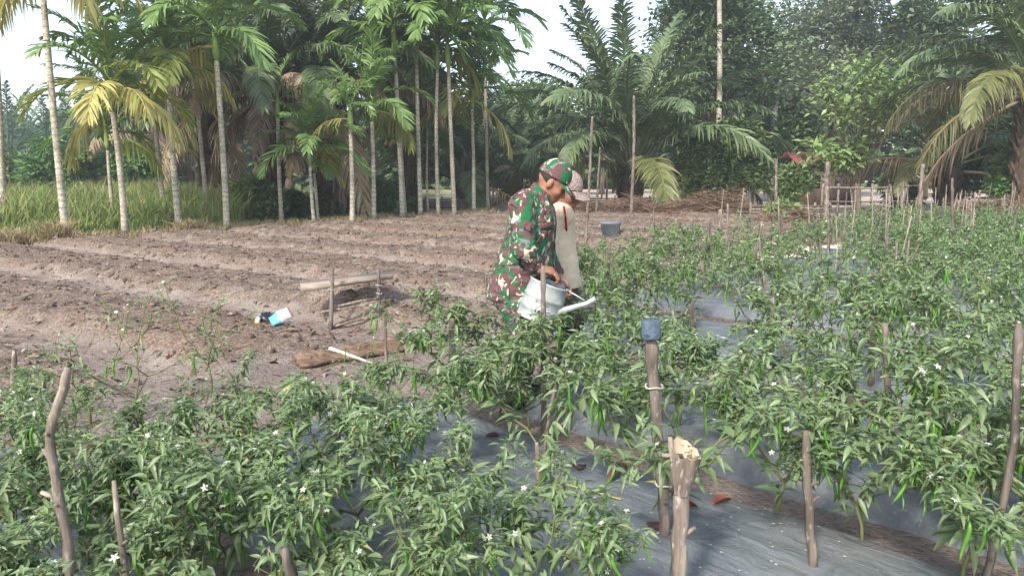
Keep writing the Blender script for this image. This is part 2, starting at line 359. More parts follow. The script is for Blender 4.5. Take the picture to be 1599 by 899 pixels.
M_['whiteplastic'] = plain_mat('white_plastic', (214, 212, 206), (230, 228, 222), 8, 0.4, 0.05)
M_['yellowplastic'] = plain_mat('yellow_plastic', (214, 200, 90), (226, 214, 116), 8, 0.4, 0.05)
M_['string'] = plain_mat('pale_string', (158, 152, 142), (178, 172, 162), 30, 0.8, 0.1)
def sachet_mat():
    t = NT('printed_sachet'); tc = t.new('ShaderNodeTexCoord'); sp = t.new('ShaderNodeSeparateXYZ'); t.link(tc.outputs['Object'], sp.inputs[0])
    z = t.math('ADD', t.math('MULTIPLY', sp.outputs['X'], 5.0), 0.5)
    c = t.ramp(z, [(0.0, srgb(92, 160, 172)), (0.42, srgb(176, 180, 178)), (0.93, srgb(160, 92, 88))], 'CONSTANT')
    nz = t.noise(36, 2); c = t.mix(t.ramp(nz, [(0.0, (0, 0, 0, 1)), (0.64, (0.6, 0.6, 0.6, 1))], 'CONSTANT'), c, srgb(70, 150, 172))
    t.col(c); t.rough(0.35, 0.5); return t.m
M_['sachet'] = sachet_mat()

# ------------------------------------------------------------------ templates
def leaf_tpl(L=1.0, W=0.36, fold=0.18, droop=0.25, seg=3):
    """a pointed leaf along +Y, folded on its midrib and bending down at the tip"""
    ws = {2: [0.1, 1.0, 0.0], 3: [0.08, 0.95, 0.72, 0.0], 4: [0.06, 0.8, 1.0, 0.55, 0.0]}[seg]
    ys = np.linspace(0, 1, seg + 1); ys = {2: [0, .42, 1], 3: [0, .3, .64, 1], 4: [0, .2, .45, .74, 1]}[seg]
    V = []; Q = []; T = []
    for y, w in zip(ys, ws):
        z = -droop * L * y ** 2
        if w == 0: V.append([0, y * L, z])
        else:
            h = w * W * L / 2
            V += [[-h, y * L, z + fold * h * 2], [0, y * L, z], [h, y * L, z + fold * h * 2]]
    for i in range(seg - 1):
        a = 3 * i; b = 3 * i + 3
        Q += [[a, a + 1, b + 1, b], [a + 1, a + 2, b + 2, b + 1]]
    a = 3 * (seg - 1); T += [[a, a + 1, a + 3], [a + 1, a + 2, a + 3]]
    return np.array(V), Q, T
QUADLEAF = (np.array([[0, 0, 0], [0.24, 0.42, 0.06], [0, 1, -0.1], [-0.24, 0.42, 0.06]]), None, [[0, 1, 2], [0, 2, 3]])

def frames(d, up=None, roll=None, scale=1.0, pos=None):
    """(k,4,4) with +Y along d and +Z near up"""
    d = np.asarray(d, float); k = len(d); d = d / (np.linalg.norm(d, axis=1)[:, None] + 1e-9)
    if up is None: up = np.tile([0, 0, 1.0], (k, 1))
    x = np.cross(d, up); bad = np.linalg.norm(x, axis=1) < 1e-3; x[bad] = [1, 0, 0]
    x /= np.linalg.norm(x, axis=1)[:, None]; z = np.cross(x, d)
    if roll is not None:
        c, s = np.cos(roll)[:, None], np.sin(roll)[:, None]; x, z = c * x + s * z, c * z - s * x
    M = np.zeros((k, 4, 4)); sc = np.broadcast_to(np.asarray(scale, float), (k,))[:, None]
    M[:, :3, 0] = x * sc; M[:, :3, 1] = d * sc; M[:, :3, 2] = z * sc; M[:, 3, 3] = 1
    if pos is not None: M[:, :3, 3] = pos
    return M
def rdir(k, zlo=-1, zhi=1, r=rng):
    z = r.uniform(zlo, zhi, k); a = r.uniform(0, 2 * math.pi, k); s = np.sqrt(np.maximum(0, 1 - z * z))
    return np.stack([s * np.cos(a), s * np.sin(a), z], 1)

# ------------------------------------------------------------------ SETTING: ground, soil field
gb = MB()
xs = np.array([-900, -300, -120, -60, -40, -25, -15, -8, 0, 8, 15, 25, 40, 60, 120, 300, 900.])
ys = np.array([-60, -20, 0, 10, 20, 25, 30, 35, 40, 50, 60, 80, 120, 200, 400, 1500.])
X, Y = np.meshgrid(xs, ys); V = np.stack([X.ravel(), Y.ravel(), np.full(X.size, -0.06)], 1)
nx = len(xs); gb.add(V, [[j * nx + i, j * nx + i + 1, (j + 1) * nx + i + 1, (j + 1) * nx + i] for j in range(len(ys) - 1) for i in range(nx - 1)])
tag(gb.build('ground', M_['ground']), kind='structure')

A33 = math.radians(33.0)
BED = {0: (-0.45, 1.12), 1: (1.36, 3.05), 2: (3.38, 4.66), 3: (5.30, 6.53), 4: (7.22, 8.45), 5: (9.14, 10.36), 6: (11.05, 12.27), 7: (12.95, 14.15), 8: (14.85, 16.05), 9: (16.75, 17.95)}
BEDU0 = {0: -4.6, 1: -3.75, 2: -3.15, 3: -4.75, 4: -5.0, 5: -5.1, 6: -5.2, 7: -5.2, 8: -5.2, 9: -5.0}
def soil_height(x, y):
    u, n = to_un(x, y)
    m = x * math.sin(A33) + y * math.cos(A33)
    ph = ((m - 5.04 + fbm(x * 0.5, y * 0.5, 31, 3) * 0.5) / 1.97) % 1.0       # 0 = furrow middle
    d = np.minimum(ph, 1 - ph) * 1.97
    s = np.clip((d - 0.22) / 0.32, 0, 1); ridge = s * s * (3 - 2 * s)
    left = np.clip((-5.0 - u) / 0.9, 0, 1) * np.clip((18.0 + u) / 0.6, 0, 1) * np.clip((24 - n) / 2, 0, 1)
    rough = 0.10 * fbm(x * 2.4, y * 2.4, 3, 4) + 0.085 * fbm(x * 9, y * 9, 11, 3)
    z = ridge * left * (0.17 + rough * 1.0 + 0.06 * np.abs(fbm(x * 5, y * 5, 77, 3))) + 0.018 * fbm(x * 3, y * 3, 5, 4) + 0.012
    # the heaped earth below the plank bench
    r2 = ((x + 1.66) / 0.60) ** 2 + ((y - 7.92) / 0.42) ** 2; hp_ = np.exp(-r2 * 1.5)
    z = z + 0.36 * hp_ * (0.8 + 1.1 * fbm(x * 6, y * 6, 21, 3))
    return z, np.maximum(ridge * left, np.clip(hp_ * 2.2, 0, 1))
us = np.arange(-18.6, 3.2, 0.065); ns = np.arange(-3.0, 25.0, 0.065)
U, N = np.meshgrid(us, ns); X = U * C43 + N * S43; Y = -U * S43 + N * C43
Z, RID = soil_height(X, Y)
edge = np.minimum.reduce([U - us[0], us[-1] - U, N - ns[0], ns[-1] - N]); Z = Z - np.clip(0.5 - edge, 0, 1) * 0.2
T = Y * math.cos(TH) - (Z - CAM_H) * math.sin(TH)
ok = (T > 1.0) & (np.abs(X) < 0.72 * T + 1.2)
idx = -np.ones(X.shape, np.int64); idx[ok] = np.arange(ok.sum())
q = np.stack([idx[:-1, :-1], idx[:-1, 1:], idx[1:, 1:], idx[1:, :-1]], -1).reshape(-1, 4)
q = q[(q >= 0).all(1)]
fb = MB(); fb.add(np.stack([X[ok], Y[ok], Z[ok]], 1), q)
fo_ = tag(fb.build('tilled_field', M_['field'], smooth=True), kind='structure')
fa = fo_.data.attributes.new('ridge', 'FLOAT', 'POINT'); fa.data.foreach_set('value', RID[ok].astype(np.float32).ravel())
def soil_z(x, y): return float(soil_height(np.array([x]), np.array([y]))[0][0])

# pale sand beyond the chilli rows
sb = MB(); sg = 26; uu = np.linspace(-1, 1, sg)
SX, SY = np.meshgrid(uu, uu); rr = np.sqrt(SX ** 2 + SY ** 2)
sx = 4.3 + SX * 3.4 + SY * 0.8; sy = 14.6 + SY * 2.4 - SX * 0.4
sz = np.maximum(0, 1 - rr ** 2) * 0.12 * (1 + fbm(sx * 2, sy * 2, 9, 3)) - 0.01 + 0.02 * fbm(sx * 5, sy * 5, 19, 2)
sz = np.where(rr > 0.98, -0.05, sz + 0.02)
sb.add(np.stack([sx.ravel(), sy.ravel(), sz.ravel()], 1), [[j * sg + i, j * sg + i + 1, (j + 1) * sg + i + 1, (j + 1) * sg + i] for j in range(sg - 1) for i in range(sg - 1)])
M_['sand'] = plain_mat('pale_sand', (196, 176, 154), (224, 208, 188), 3, 0.95, 0.4, 0.02)
tag(sb.build('sand_patch', M_['sand'], smooth=True), kind='structure')

# ------------------------------------------------------------------ raised beds under plastic sheets
MULCH_TOP = 0.13
def bed_z(k, n, u):
    """height of the plastic sheet over bed k"""
    n = np.asarray(n, float); u = np.asarray(u, float)
    a, b = BED[k]; w = b - a; s = np.clip((n - a) / w, 0, 1)
    e = np.minimum(s, 1 - s) * w
    prof = np.sin(np.clip(e / 0.16, 0, 1) * math.pi / 2) ** 0.8
    z = 0.002 + prof * (MULCH_TOP - 0.012) + 0.015 * np.sin(s * math.pi)
    wob = 0.02 * fbm(u * 1.3, n * 1.3, 40 + k, 3) + 0.02 * np.abs(fbm(u * 2.2 + 3, n * 7, 60 + k, 3)) + 0.006 * np.sin(n * 34 + 5 * fbm(u, n, 3, 2))
    endf = np.clip((u - BEDU0[k]) / 0.12, 0, 1)
    return np.maximum(z * endf + wob * (z > 0.03), 0.004) + 0.012
for k, (a, b) in BED.items():
    u0 = BEDU0[k]; nmid = (a + b) / 2; u1 = min(2.0, -0.144 * nmid + 1.6) if k > 0 else -0.4
    step = 0.045 if k < 4 else 0.07
    us_ = np.arange(u0, u1, step); ns_ = np.linspace(a - 0.03, b + 0.03, 34 if k < 4 else 22)
    Uu, Nn = np.meshgrid(us_, ns_)
    zz = bed_z(k, np.clip(Nn, a, b), Uu)
    nn2 = Nn + 0.05 * fbm(Uu * 1.7, Nn * 0, 90 + k, 3)
    xx, yy = Uu * C43 + nn2 * S43, -Uu * S43 + nn2 * C43
    zz = np.where((Nn < a) | (Nn > b), -0.02, zz)
    mb = MB(); w_ = len(us_)
    mb.add(np.stack([xx.ravel(), yy.ravel(), zz.ravel()], 1), [[j * w_ + i, j * w_ + i + 1, (j + 1) * w_ + i + 1, (j + 1) * w_ + i] for j in range(len(ns_) - 1) for i in range(w_ - 1)])
    o = mb.build('mulch_sheet', M_['mulch'], smooth=True)
    names = ['nearest the camera at lower left', 'in the foreground with fallen petals and brown leaves on it']
    lab = 'silver grey plastic mulch sheet ' + (names[k] if k < 2 else 'on the %s raised bed behind the capped post' % ORD[k - 2])
    tag(o, lab, 'mulch sheet', 'plastic mulch sheets over the raised beds')
    if k == 1:                                                       # open planting holes without a plant
        for (px, py) in ((770, 681), (905, 731), (722, 706), (1024, 829), (545, 760)):
            p = G(px, py, MULCH_TOP + 0.005); hb = MB(); th = np.linspace(0, 2 * math.pi, 15)[:-1]
            rr_ = 0.034 * (1 + 0.25 * np.sin(th * 3 + px)); uq, nq = to_un(p.x, p.y)
            vs = [[rr_[i] * math.cos(th[i]), rr_[i] * math.sin(th[i]), 0.0] for i in range(14)] + [[0, 0, 0.004]]
            hb.add(vs, None, [[i, (i + 1) % 14, 14] for i in range(14)])
            h = hb.build('planting_hole', M_['hole'], o); h.location = (p.x, p.y, float(bed_z(1, nq, uq)) + 0.008)
def surf_z(x, y):
    """height of whatever covers the ground at x, y: sheet or soil"""
    u, n = to_un(x, y)
    for k, (a, b) in BED.items():
        if a <= n <= b and u > BEDU0[k]: return float(bed_z(k, n, u))
    return soil_z(x, y)

# ------------------------------------------------------------------ PEOPLE (distance fields -> one continuous surface)
def cone(a, b, ra, rb):
    """a tapered limb: (distance function, bounds)"""
    a, b = np.asarray(a, float), np.asarray(b, float); ab = b - a; r = max(ra, rb)
    def f(Pt):
        t = np.clip(((Pt - a) @ ab) / (ab @ ab + 1e-12), 0, 1)
        return np.linalg.norm(Pt - (a + t[..., None] * ab), axis=-1) - (ra + (rb - ra) * t)
    return f, np.minimum(a, b) - r, np.maximum(a, b) + r
def ell(c, r, R=None):
    c = np.asarray(c, float); r = np.asarray(r, float)
    def f(Pt):
        q = Pt - c
        if R is not None: q = q @ np.asarray(R)          # columns of R are the ellipsoid's axes
        k0 = np.linalg.norm(q / r, axis=-1); k1 = np.linalg.norm(q / (r * r), axis=-1)
        return k0 * (k0 - 1.0) / (k1 + 1e-9)
    m = r.max() if R is not None else r
    return f, c - m, c + m
def smin(a, b, k):
    h = np.clip(0.5 + 0.5 * (b - a) / k, 0, 1)
    return b * (1 - h) + a * h - k * h * (1 - h)
class Field:
    """a box of distances; every piece is only worked out near itself"""
    def __init__(s, lo, hi, h):
        s.lo = np.asarray(lo, float); s.h = h
        ax = [np.arange(lo[i], hi[i] + h, h) for i in range(3)]
        s.P = np.stack(np.meshgrid(*ax, indexing='ij'), -1); s.D = np.full(s.P.shape[:3], 0.5)
    def sub(s, lo, hi, m):
        i0 = np.maximum(0, np.floor((lo - m - s.lo) / s.h).astype(int)); i1 = np.maximum(i0, np.minimum(s.D.shape, np.ceil((hi + m - s.lo) / s.h).astype(int) + 1))
        return tuple(slice(i0[i], i1[i]) for i in range(3))
    def add(s, prim, k=0.0):
        f, lo, hi = prim; sl = s.sub(lo, hi, k * 1.3 + 0.04)
        if s.D[sl].size == 0: return s
        d = f(s.P[sl]); s.D[sl] = smin(s.D[sl], d, k) if k > 0 else np.minimum(s.D[sl], d); return s
    def cut(s, prim):
        f, lo, hi = prim; sl = s.sub(lo, hi, 0.02)
        if s.D[sl].size == 0: return s
        s.D[sl] = np.maximum(s.D[sl], -f(s.P[sl])); return s
    def clip(s, fn): s.D = np.maximum(s.D, fn(s.P)); return s
    def ripple(s, *w):
        near = np.abs(s.D) < 0.04; p_ = s.P[near]
        for (amp, freq, seed) in w: s.D[near] += wrinkle(p_, amp, freq, seed)
        return s
    def limb(s, a, b, c, r0, r1, r2, k): return s.add(cone(a, b, r0, r1), k).add(cone(b, c, r1, r2), 0.02)
    def build(s, name, mat, parent, origin):
        V, Q = surf_nets(s.D, s.lo - np.asarray(origin), s.h); b = MB(); b.add(V, Q)
        return b.build(name, mat, parent, True)
def surf_nets(D, lo, h):
    """naive surface nets: one vertex per cell that the surface crosses"""
    nx, ny, nz = D.shape; neg = D < 0
    cs = (nx - 1, ny - 1, nz - 1); cnt = np.zeros(cs); acc = np.zeros(cs + (3,))
    corner = [(i, j, k) for i in (0, 1) for j in (0, 1) for k in (0, 1)]
    sl = lambda c: tuple(slice(c[i], c[i] + cs[i]) for i in range(3))
    for a in corner:
        for ax in range(3):
            if a[ax] == 1: continue
            b = list(a); b[ax] = 1
            da, db = D[sl(a)], D[sl(b)]; cr = (da < 0) != (db < 0)
            t = np.where(cr, da / (da - db + 1e-12), 0)
            for c in range(3): acc[..., c] += np.where(cr, a[c] + (t if c == ax else 0), 0)
            cnt += cr
    act = cnt > 0; idx = -np.ones(cs, np.int64); idx[act] = np.arange(act.sum())
    base = np.stack(np.meshgrid(*[np.arange(c) for c in cs], indexing='ij'), -1)[act]
    V = np.asarray(lo) + h * (base + acc[act] / cnt[act][:, None])
    quads = []
    for ax in range(3):
        o = [i for i in range(3) if i != ax]
        s0 = [slice(1, -1)] * 3; s0[ax] = slice(0, -1); s1 = [slice(1, -1)] * 3; s1[ax] = slice(1, None)
        na, nb = neg[tuple(s0)], neg[tuple(s1)]
        I = np.argwhere(na != nb); flip = na[tuple(I.T)]
        for d in o: I[:, d] += 1
        def cell(d0, d1):
            J = I.copy(); J[:, o[0]] -= d0; J[:, o[1]] -= d1; return idx[J[:, 0], J[:, 1], J[:, 2]]
        qd = np.stack([cell(1, 1), cell(0, 1), cell(0, 0), cell(1, 0)], 1)
        if ax == 1: flip = ~flip
        qd[~flip] = qd[~flip][:, ::-1]; quads.append(qd)
    return V, np.concatenate(quads)
def wrinkle(Pt, amp, freq, seed):
    p = Pt * freq
    return amp * (np.sin(p[..., 0] * 1.0 + 2.2 * np.sin(p[..., 2] * 0.7 + seed)) * np.sin(p[..., 2] * 1.3 + 1.7 * np.sin(p[..., 1] + p[..., 0] * 0.6 + seed * 2)))

def rot_axes(f, up=(0, 0, 1)):
    f = Vector(f).normalized(); l = Vector(up).cross(f).normalized(); u = f.cross(l).normalized()
    return np.array([f, l, u]).T                      # columns: forward, left, up
def head_sdf(F, hc, R, s=1.0):
    hc = np.asarray(hc); at = lambda f, l, u: hc + R @ (np.array([f, l, u]) * s)
    e = lambda f, l, u, a, b, c: ell(at(f, l, u), (a * s, b * s, c * s), R)
    F.add(e(-0.012, 0, 0.03, 0.098, 0.078, 0.098)); F.add(e(0.034, 0, -0.045, 0.062, 0.063, 0.078), 0.035)
    F.add(e(0.058, 0, -0.098, 0.03, 0.036, 0.026), 0.03)
    for l in (-1, 1):
        F.add(e(0.062, 0.042 * l, -0.028, 0.026, 0.024, 0.026), 0.02)       # cheek
        F.add(e(0.074, 0.03 * l, 0.014, 0.018, 0.03, 0.011), 0.012)         # brow
        F.cut(e(0.098, 0.031 * l, -0.006, 0.016, 0.017, 0.010))             # eye socket
        F.add(e(0.076, 0.031 * l, -0.006, 0.013, 0.014, 0.009))             # eyeball
        F.add(e(-0.006, 0.081 * l, -0.012, 0.020, 0.012, 0.034), 0.008)     # ear
    F.add(cone(at(0.088, 0, 0.004), at(0.112, 0, -0.036), 0.009 * s, 0.013 * s), 0.012)
    for l in (-1, 1): F.add(e(0.098, 0.012 * l, -0.039, 0.011, 0.009, 0.009), 0.006)
    F.add(e(0.090, 0, -0.064, 0.014, 0.024, 0.007), 0.006); F.add(e(0.086, 0, -0.077, 0.014, 0.021, 0.008), 0.006)
    F.cut(e(0.104, 0, -0.0705, 0.014, 0.022, 0.0028))
    return at
def hand_sdf(F, wrist, palm_c, knuckle_dir, curl_dir, side, s=1.0):
    """palm, four curled fingers of unequal length and a thumb that leaves the side of the palm"""
    w = np.asarray(wrist, float); V_ = lambda q: np.asarray(Vector(q).normalized()); k, c, sd = V_(knuckle_dir), V_(curl_dir), V_(side)
    pc = np.asarray(palm_c, float); Rm = np.stack([k, sd, np.cross(k, sd)], 1)
    F.add(cone(w, pc, 0.026 * s, 0.028 * s), 0.012).add(ell(pc, (0.047 * s, 0.041 * s, 0.017 * s), Rm), 0.02)
    for i, L in enumerate((0.92, 1.05, 1.0, 0.8)):
        root = pc + k * 0.040 * s + sd * (0.030 - 0.0195 * i) * s
        j1 = root + (k * 0.8 + c * 0.6) * 0.036 * L * s; j2 = j1 + (k * -0.05 + c) * 0.026 * L * s; tip = j2 + (k * -0.75 + c * 0.55) * 0.022 * L * s
        F.add(cone(root, j1, 0.0095 * s, 0.009 * s), 0.005).add(cone(j1, j2, 0.009 * s, 0.0083 * s), 0.002).add(cone(j2, tip, 0.0083 * s, 0.007 * s), 0.002)
    t0 = pc - k * 0.015 * s + sd * 0.034 * s; t1 = t0 + (k * 0.5 + sd * 0.45 + c * 0.55) * 0.036 * s; t2 = t1 + (k * 0.6 - sd * 0.15 + c * 0.75) * 0.03 * s
    F.add(cone(t0, t1, 0.0125 * s, 0.0105 * s), 0.008).add(cone(t1, t2, 0.0105 * s, 0.008 * s), 0.003)
def make_cap(hc, R, at, rise, brim_len, mat, parent, origin, s=1.0, h=0.005):
    F = Field(hc - 0.24, hc + 0.24, h); F.add(ell(at(-0.012, 0, 0.040), (0.112 * s, 0.091 * s, (0.098 + rise) * s), R))
    L = (F.P - np.asarray(hc)) @ R
    F.D = np.maximum(F.D, -(L[..., 2] - (0.034 + 0.10 * L[..., 0])) * 0.95)
    bx = L - np.array([0.095, 0, 0.036]) * s
    e = np.sqrt((bx[..., 0] / (brim_len * s)) ** 2 + (bx[..., 1] / (0.088 * s)) ** 2) - 1
    curve = bx[..., 2] + 0.34 * np.maximum(bx[..., 0], 0) + 2.6 * bx[..., 1] ** 2
    F.D = np.minimum(F.D, np.maximum(np.maximum(e * 0.06, np.abs(curve) - 0.0055), -(bx[..., 0] + 0.03)))
    return F.build('cap', mat, parent, origin)
def make_hair(hc, R, at, fmax, umin, slope, mat, parent, origin, ears):
    F = Field(hc - 0.17, hc + 0.17, 0.006); F.add(ell(at(-0.018, 0, 0.026), (0.099, 0.0815, 0.098), R))
    L = (F.P - np.asarray(hc)) @ R; F.D = np.maximum(F.D, L[..., 0] - fmax); F.D = np.maximum(F.D, -(L[..., 2] + umin + slope * L[..., 0]))
    for l in ears: F.cut(ell(at(0.004, 0.085 * l, -0.01), (0.024, 0.03, 0.036), R))
    return F.build('hair', mat, parent, origin)
def brows(at, parent, origin):
    for l in (-1, 1):
        eb = MB(); eb.tube([at(0.091, 0.014 * l, 0.016), at(0.088, 0.034 * l, 0.021), at(0.076, 0.05 * l, 0.014)], [0.003, 0.0045, 0.002], 6); o = eb.build('eyebrow', M_['hair'], parent); o.location = -origin
        eb = MB(); eb.tube([at(0.0885, 0.022 * l, -0.009), at(0.0895, 0.031 * l, -0.0075), at(0.086, 0.041 * l, -0.010)], [0.0015, 0.0025, 0.0015], 6); o = eb.build('eye', M_['hair'], parent); o.location = -origin
unit = lambda a: np.asarray(Vector(a).normalized())

# --- the man in camouflage
YS = 4.85; HS = 0.0075
p = lambda px, py, dy=0.0: np.array(P(px, py, YS + dy))
LO, HI = np.array([-0.30, YS - 0.46, -0.02]), np.array([0.50, YS + 0.46, 1.72])
soldier = empty('person', (0.03, YS, surf_z(0.03, YS))); SL = np.array(soldier.location)
Rs = rot_axes((math.cos(math.radians(36)), -0.12, -math.sin(math.radians(36))))
hc = p(863, 285); nb = p(838, 312); chest = p(829, 352)
sh_r, el_r, wr_r = p(815, 322, -0.19), p(819, 390, -0.27), p(842, 421, -0.23)
sh_l, el_l, wr_l = p(838, 324, 0.2), p(850, 392, 0.24), p(876, 436, 0.12)
hipr, hipl = p(808, 478, -0.1), p(808, 478, 0.1)
kner, knel = np.array([0.08, YS - 0.12, 0.50]), np.array([0.12, YS + 0.12, 0.50])
ankr, ankl = np.array([0.02, YS - 0.13, 0.10]), np.array([0.07, YS + 0.13, 0.10])
def torso(F, g, belly=1.0):
    F.add(ell(chest, (0.145 + g, 0.20 + g, 0.22 + g), rot_axes((1, 0, -0.22))), 0.05).add(ell(p(819, 412), (0.165 * belly + g, 0.185 + g, 0.19 + g), rot_axes((1, 0, -0.12))), 0.08)
    return F.add(ell(p(805, 452), (0.155 + g, 0.18 + g, 0.13 + g)), 0.08).add(cone(p(818, 318, -0.16), p(832, 318, 0.16), 0.07 + g, 0.07 + g), 0.07)
F = Field(LO, HI, HS); torso(F, -0.03); F.add(cone(p(856, 296), nb, 0.056, 0.066), 0.03)
F2 = Field(LO, HI, HS); at_s = head_sdf(F2, hc, Rs); F.D = smin(F.D, F2.D, 0.03)
for a, b, c in ((sh_r, el_r, wr_r), (sh_l, el_l, wr_l)): F.limb(a, b, c, 0.05, 0.042, 0.028, 0.03)
for a, b, c in ((hipr, kner, ankr), (hipl, knel, ankl)): F.limb(a, b, c, 0.08, 0.055, 0.038, 0.04)
CANA = (Vector(p(859, 440, -0.22)) - Vector(p(841, 487, -0.22))).normalized()      # axis of the watering can
CTOP = np.array(p(859, 441, -0.22)); GRIP = CTOP + np.array(CANA) * 0.05
hand_sdf(F, wr_r, GRIP + np.array([-0.02, -0.012, 0.028]), (0.86, -0.1, -0.42), (-0.15, 0.35, -0.9), (0.1, 0.95, 0.2))
hand_sdf(F, wr_l, p(882, 446, 0.08), (0.5, -0.3, -0.7), (-0.5, -0.6, -0.4), (0.4, -0.7, 0.4))
F.build('body', M_['skin1'], soldier, SL)
F = Field([-0.3, YS - 0.46, p(800, 466)[2] - 0.03], HI, HS); torso(F, 0.012, 1.05)
F.add(cone(p(805, 440), p(801, 463), 0.16, 0.175), 0.05)
F.limb(sh_r, el_r, p(838, 415, -0.215), 0.086, 0.072, 0.052, 0.022); F.limb(sh_l, el_l, p(868, 426, 0.16), 0.086, 0.072, 0.052, 0.022)
F.ripple((0.005, 34, 1.0), (0.003, 63, 4.0)); F.cut(cone(p(838, 310), p(868, 276), 0.062, 0.062)); F.clip(lambda Q: -(Q[..., 2] - p(800, 466)[2]))
shirt = F.build('shirt', M_['camo'], soldier, SL); shS = F
F = Field(nb - 0.16, nb + 0.16, 0.006); F.add(cone(p(838, 311), p(850, 296), 0.078, 0.077)); F.D = np.abs(F.D) - 0.007
F.clip(lambda Q: np.abs((Q - p(845, 302)) @ unit(p(858, 288) - p(838, 312))) - 0.028); F.build('collar', M_['camo'], shirt, SL)
pk = MB(); pk.box(p(853, 353, -0.165), (0.012, 0.115, 0.05), rot_axes((0.55, -0.84, -0.1))); o = pk.build('pocket_flap', M_['camo'], shirt); o.location = -SL
def on_shirt(px, py, d, F_=None):
    base = np.array(P(px, py, YS)); d = unit(d)
    for s_ in np.linspace(0.45, 0.0, 200):
        q_ = base + d * s_; i_ = np.round((q_ - F_.lo) / F_.h).astype(int)
        if (i_ >= 0).all() and (i_ < np.array(F_.D.shape)).all() and F_.D[tuple(i_)] < 0.0: return q_ + d * 0.001
    return base
for nm, line, dd, rr_ in (('shoulder_seam', [(803, 305), (812, 300), (822, 300), (830, 306), (834, 318), (834, 332)], (0.05, -1, 0.15), 0.0045), ('side_seam', [(797, 372), (796, 395), (796, 420), (795, 445), (795, 462)], (0.0, -1, 0), 0.004), ('button_band', [(860, 330), (864, 350), (866, 372), (866, 395), (864, 420), (861, 445)], (0.85, -0.5, 0), 0.007)):
    sm_ = MB(); sm_.tube([on_shirt(a, b, dd, shS) for a, b in line], rr_, 6); o = sm_.build(nm, M_['camo'], shirt, True); o.location = -SL
cf = MB(); cf.tube([p(833, 410, -0.225), p(840, 418, -0.21)], [0.056, 0.05], 14); o = cf.build('cuff', M_['camo'], shirt, True); o.location = -SL
wt = MB(); wt.tube([p(840.5, 419.5, -0.205), p(843.5, 423.5, -0.2)], [0.036, 0.036], 14); wt.tube([p(842, 422, -0.24), p(842.2, 422.2, -0.252)], [0.021, 0.021], 14)
o = wt.build('wristwatch', M_['watch'], soldier); o.location = -SL
F = Field(LO, [0.5, YS + 0.46, p(800, 440)[2]], HS); F.add(ell(p(806, 462), (0.165, 0.185, 0.12)))
F.limb(hipr, kner, ankr, 0.118, 0.088, 0.062, 0.04); F.limb(hipl, knel, ankl, 0.118, 0.088, 0.062, 0.04); F.ripple((0.005, 34, 1.0), (0.003, 63, 4.0))
F.build('trousers', M_['camo'], soldier, SL)
for a in (ankr, ankl):
    F = Field(a - [0.2, 0.2, 0.15], a + [0.3, 0.2, 0.2], 0.008); F.add(cone(a + [0, 0, 0.06], a + [0, 0, -0.03], 0.066, 0.062)).add(ell(a + [0.075, 0, -0.045], (0.125, 0.05, 0.045)), 0.04)
    F.clip(lambda Q: -(Q[..., 2] - 0.012)); F.build('boot', M_['boot'], soldier, SL)
make_cap(hc, Rs, at_s, 0.022, 0.085, M_['camo'], soldier, SL)
make_hair(hc, Rs, at_s, 0.02, 0.03, 0.35, M_['hair'], soldier, SL, (-1, 1)); brows(at_s, soldier, SL)
tag(soldier, 'man in green and maroon camouflage uniform and cap bending over to water the plants', 'person')

# --- the farmer in the cream shirt behind him
YF = 5.32
p2 = lambda px, py, dy=0.0: np.array(P(px - 5, py, YF + dy))
LO, HI = np.array([0.08, YF - 0.45, -0.02]), np.array([0.75, YF + 0.45, 1.66])
farmer = empty('person', (0.36, YF, surf_z(0.36, YF))); FL = np.array(farmer.location)
Rf = rot_axes((0.70, -0.62, -0.36)); hc2 = p2(892, 300); nb2 = p2(873, 326); ch2 = p2(874, 358)
def torso2(F, g):
    R = rot_axes((0.8, -0.5, -0.2))
    F.add(ell(ch2, (0.105 + g, 0.165 + g, 0.19 + g), R), 0.05).add(ell(p2(877, 412), (0.11 + g, 0.15 + g, 0.19 + g), R), 0.08)
    return F.add(cone(p2(862, 333, 0.1) - np.array([0.02, 0, 0]), p2(886, 336, -0.10), 0.055 + g, 0.055 + g), 0.06)
shr, shl = p2(866, 337, -0.15), p2(882, 336, 0.16); elr, ell_ = p2(862, 400, -0.2), p2(893, 398, 0.2); wrr, wrl = p2(872, 446, -0.22), p2(902, 440, 0.1)
F = Field(LO, HI, HS); torso2(F, -0.02); F.add(cone(p2(884, 312), nb2, 0.05, 0.058), 0.03)
F2 = Field(LO, HI, HS); at_f = head_sdf(F2, hc2, Rf, 0.97); F.D = smin(F.D, F2.D, 0.03)
for a, b, c in ((shr, elr, wrr), (shl, ell_, wrl)): F.limb(a, b, c, 0.042, 0.036, 0.025, 0.03)
hr, hl = p2(878, 462, -0.08), p2(884, 462, 0.08)
kr, kl = np.array([0.42, YF - 0.1, 0.46]), np.array([0.46, YF + 0.1, 0.46]); ar, al = np.array([0.38, YF - 0.1, 0.09]), np.array([0.42, YF + 0.1, 0.09])
for a, b, c in ((hr, kr, ar), (hl, kl, al)): F.limb(a, b, c, 0.07, 0.05, 0.034, 0.04); F.add(cone(c, c + [0.13, -0.03, -0.055], 0.034, 0.026), 0.03)
hand_sdf(F, wrr, p2(878, 462, -0.22), (0.25, 0, -0.9), (0.2, 0.7, -0.4), (0.8, -0.3, 0.1), 0.95)
hand_sdf(F, wrl, p2(905, 455, 0.08), (0.2, 0, -0.9), (-0.6, -0.3, -0.4), (0.3, -0.8, 0.1), 0.95)
F.build('body', M_['skin2'], farmer, FL)
F = Field([0.08, YF - 0.45, p2(880, 447)[2] - 0.03], HI, HS); torso2(F, 0.014); F.add(cone(p2(877, 420), p2(880, 446), 0.145, 0.155), 0.04)
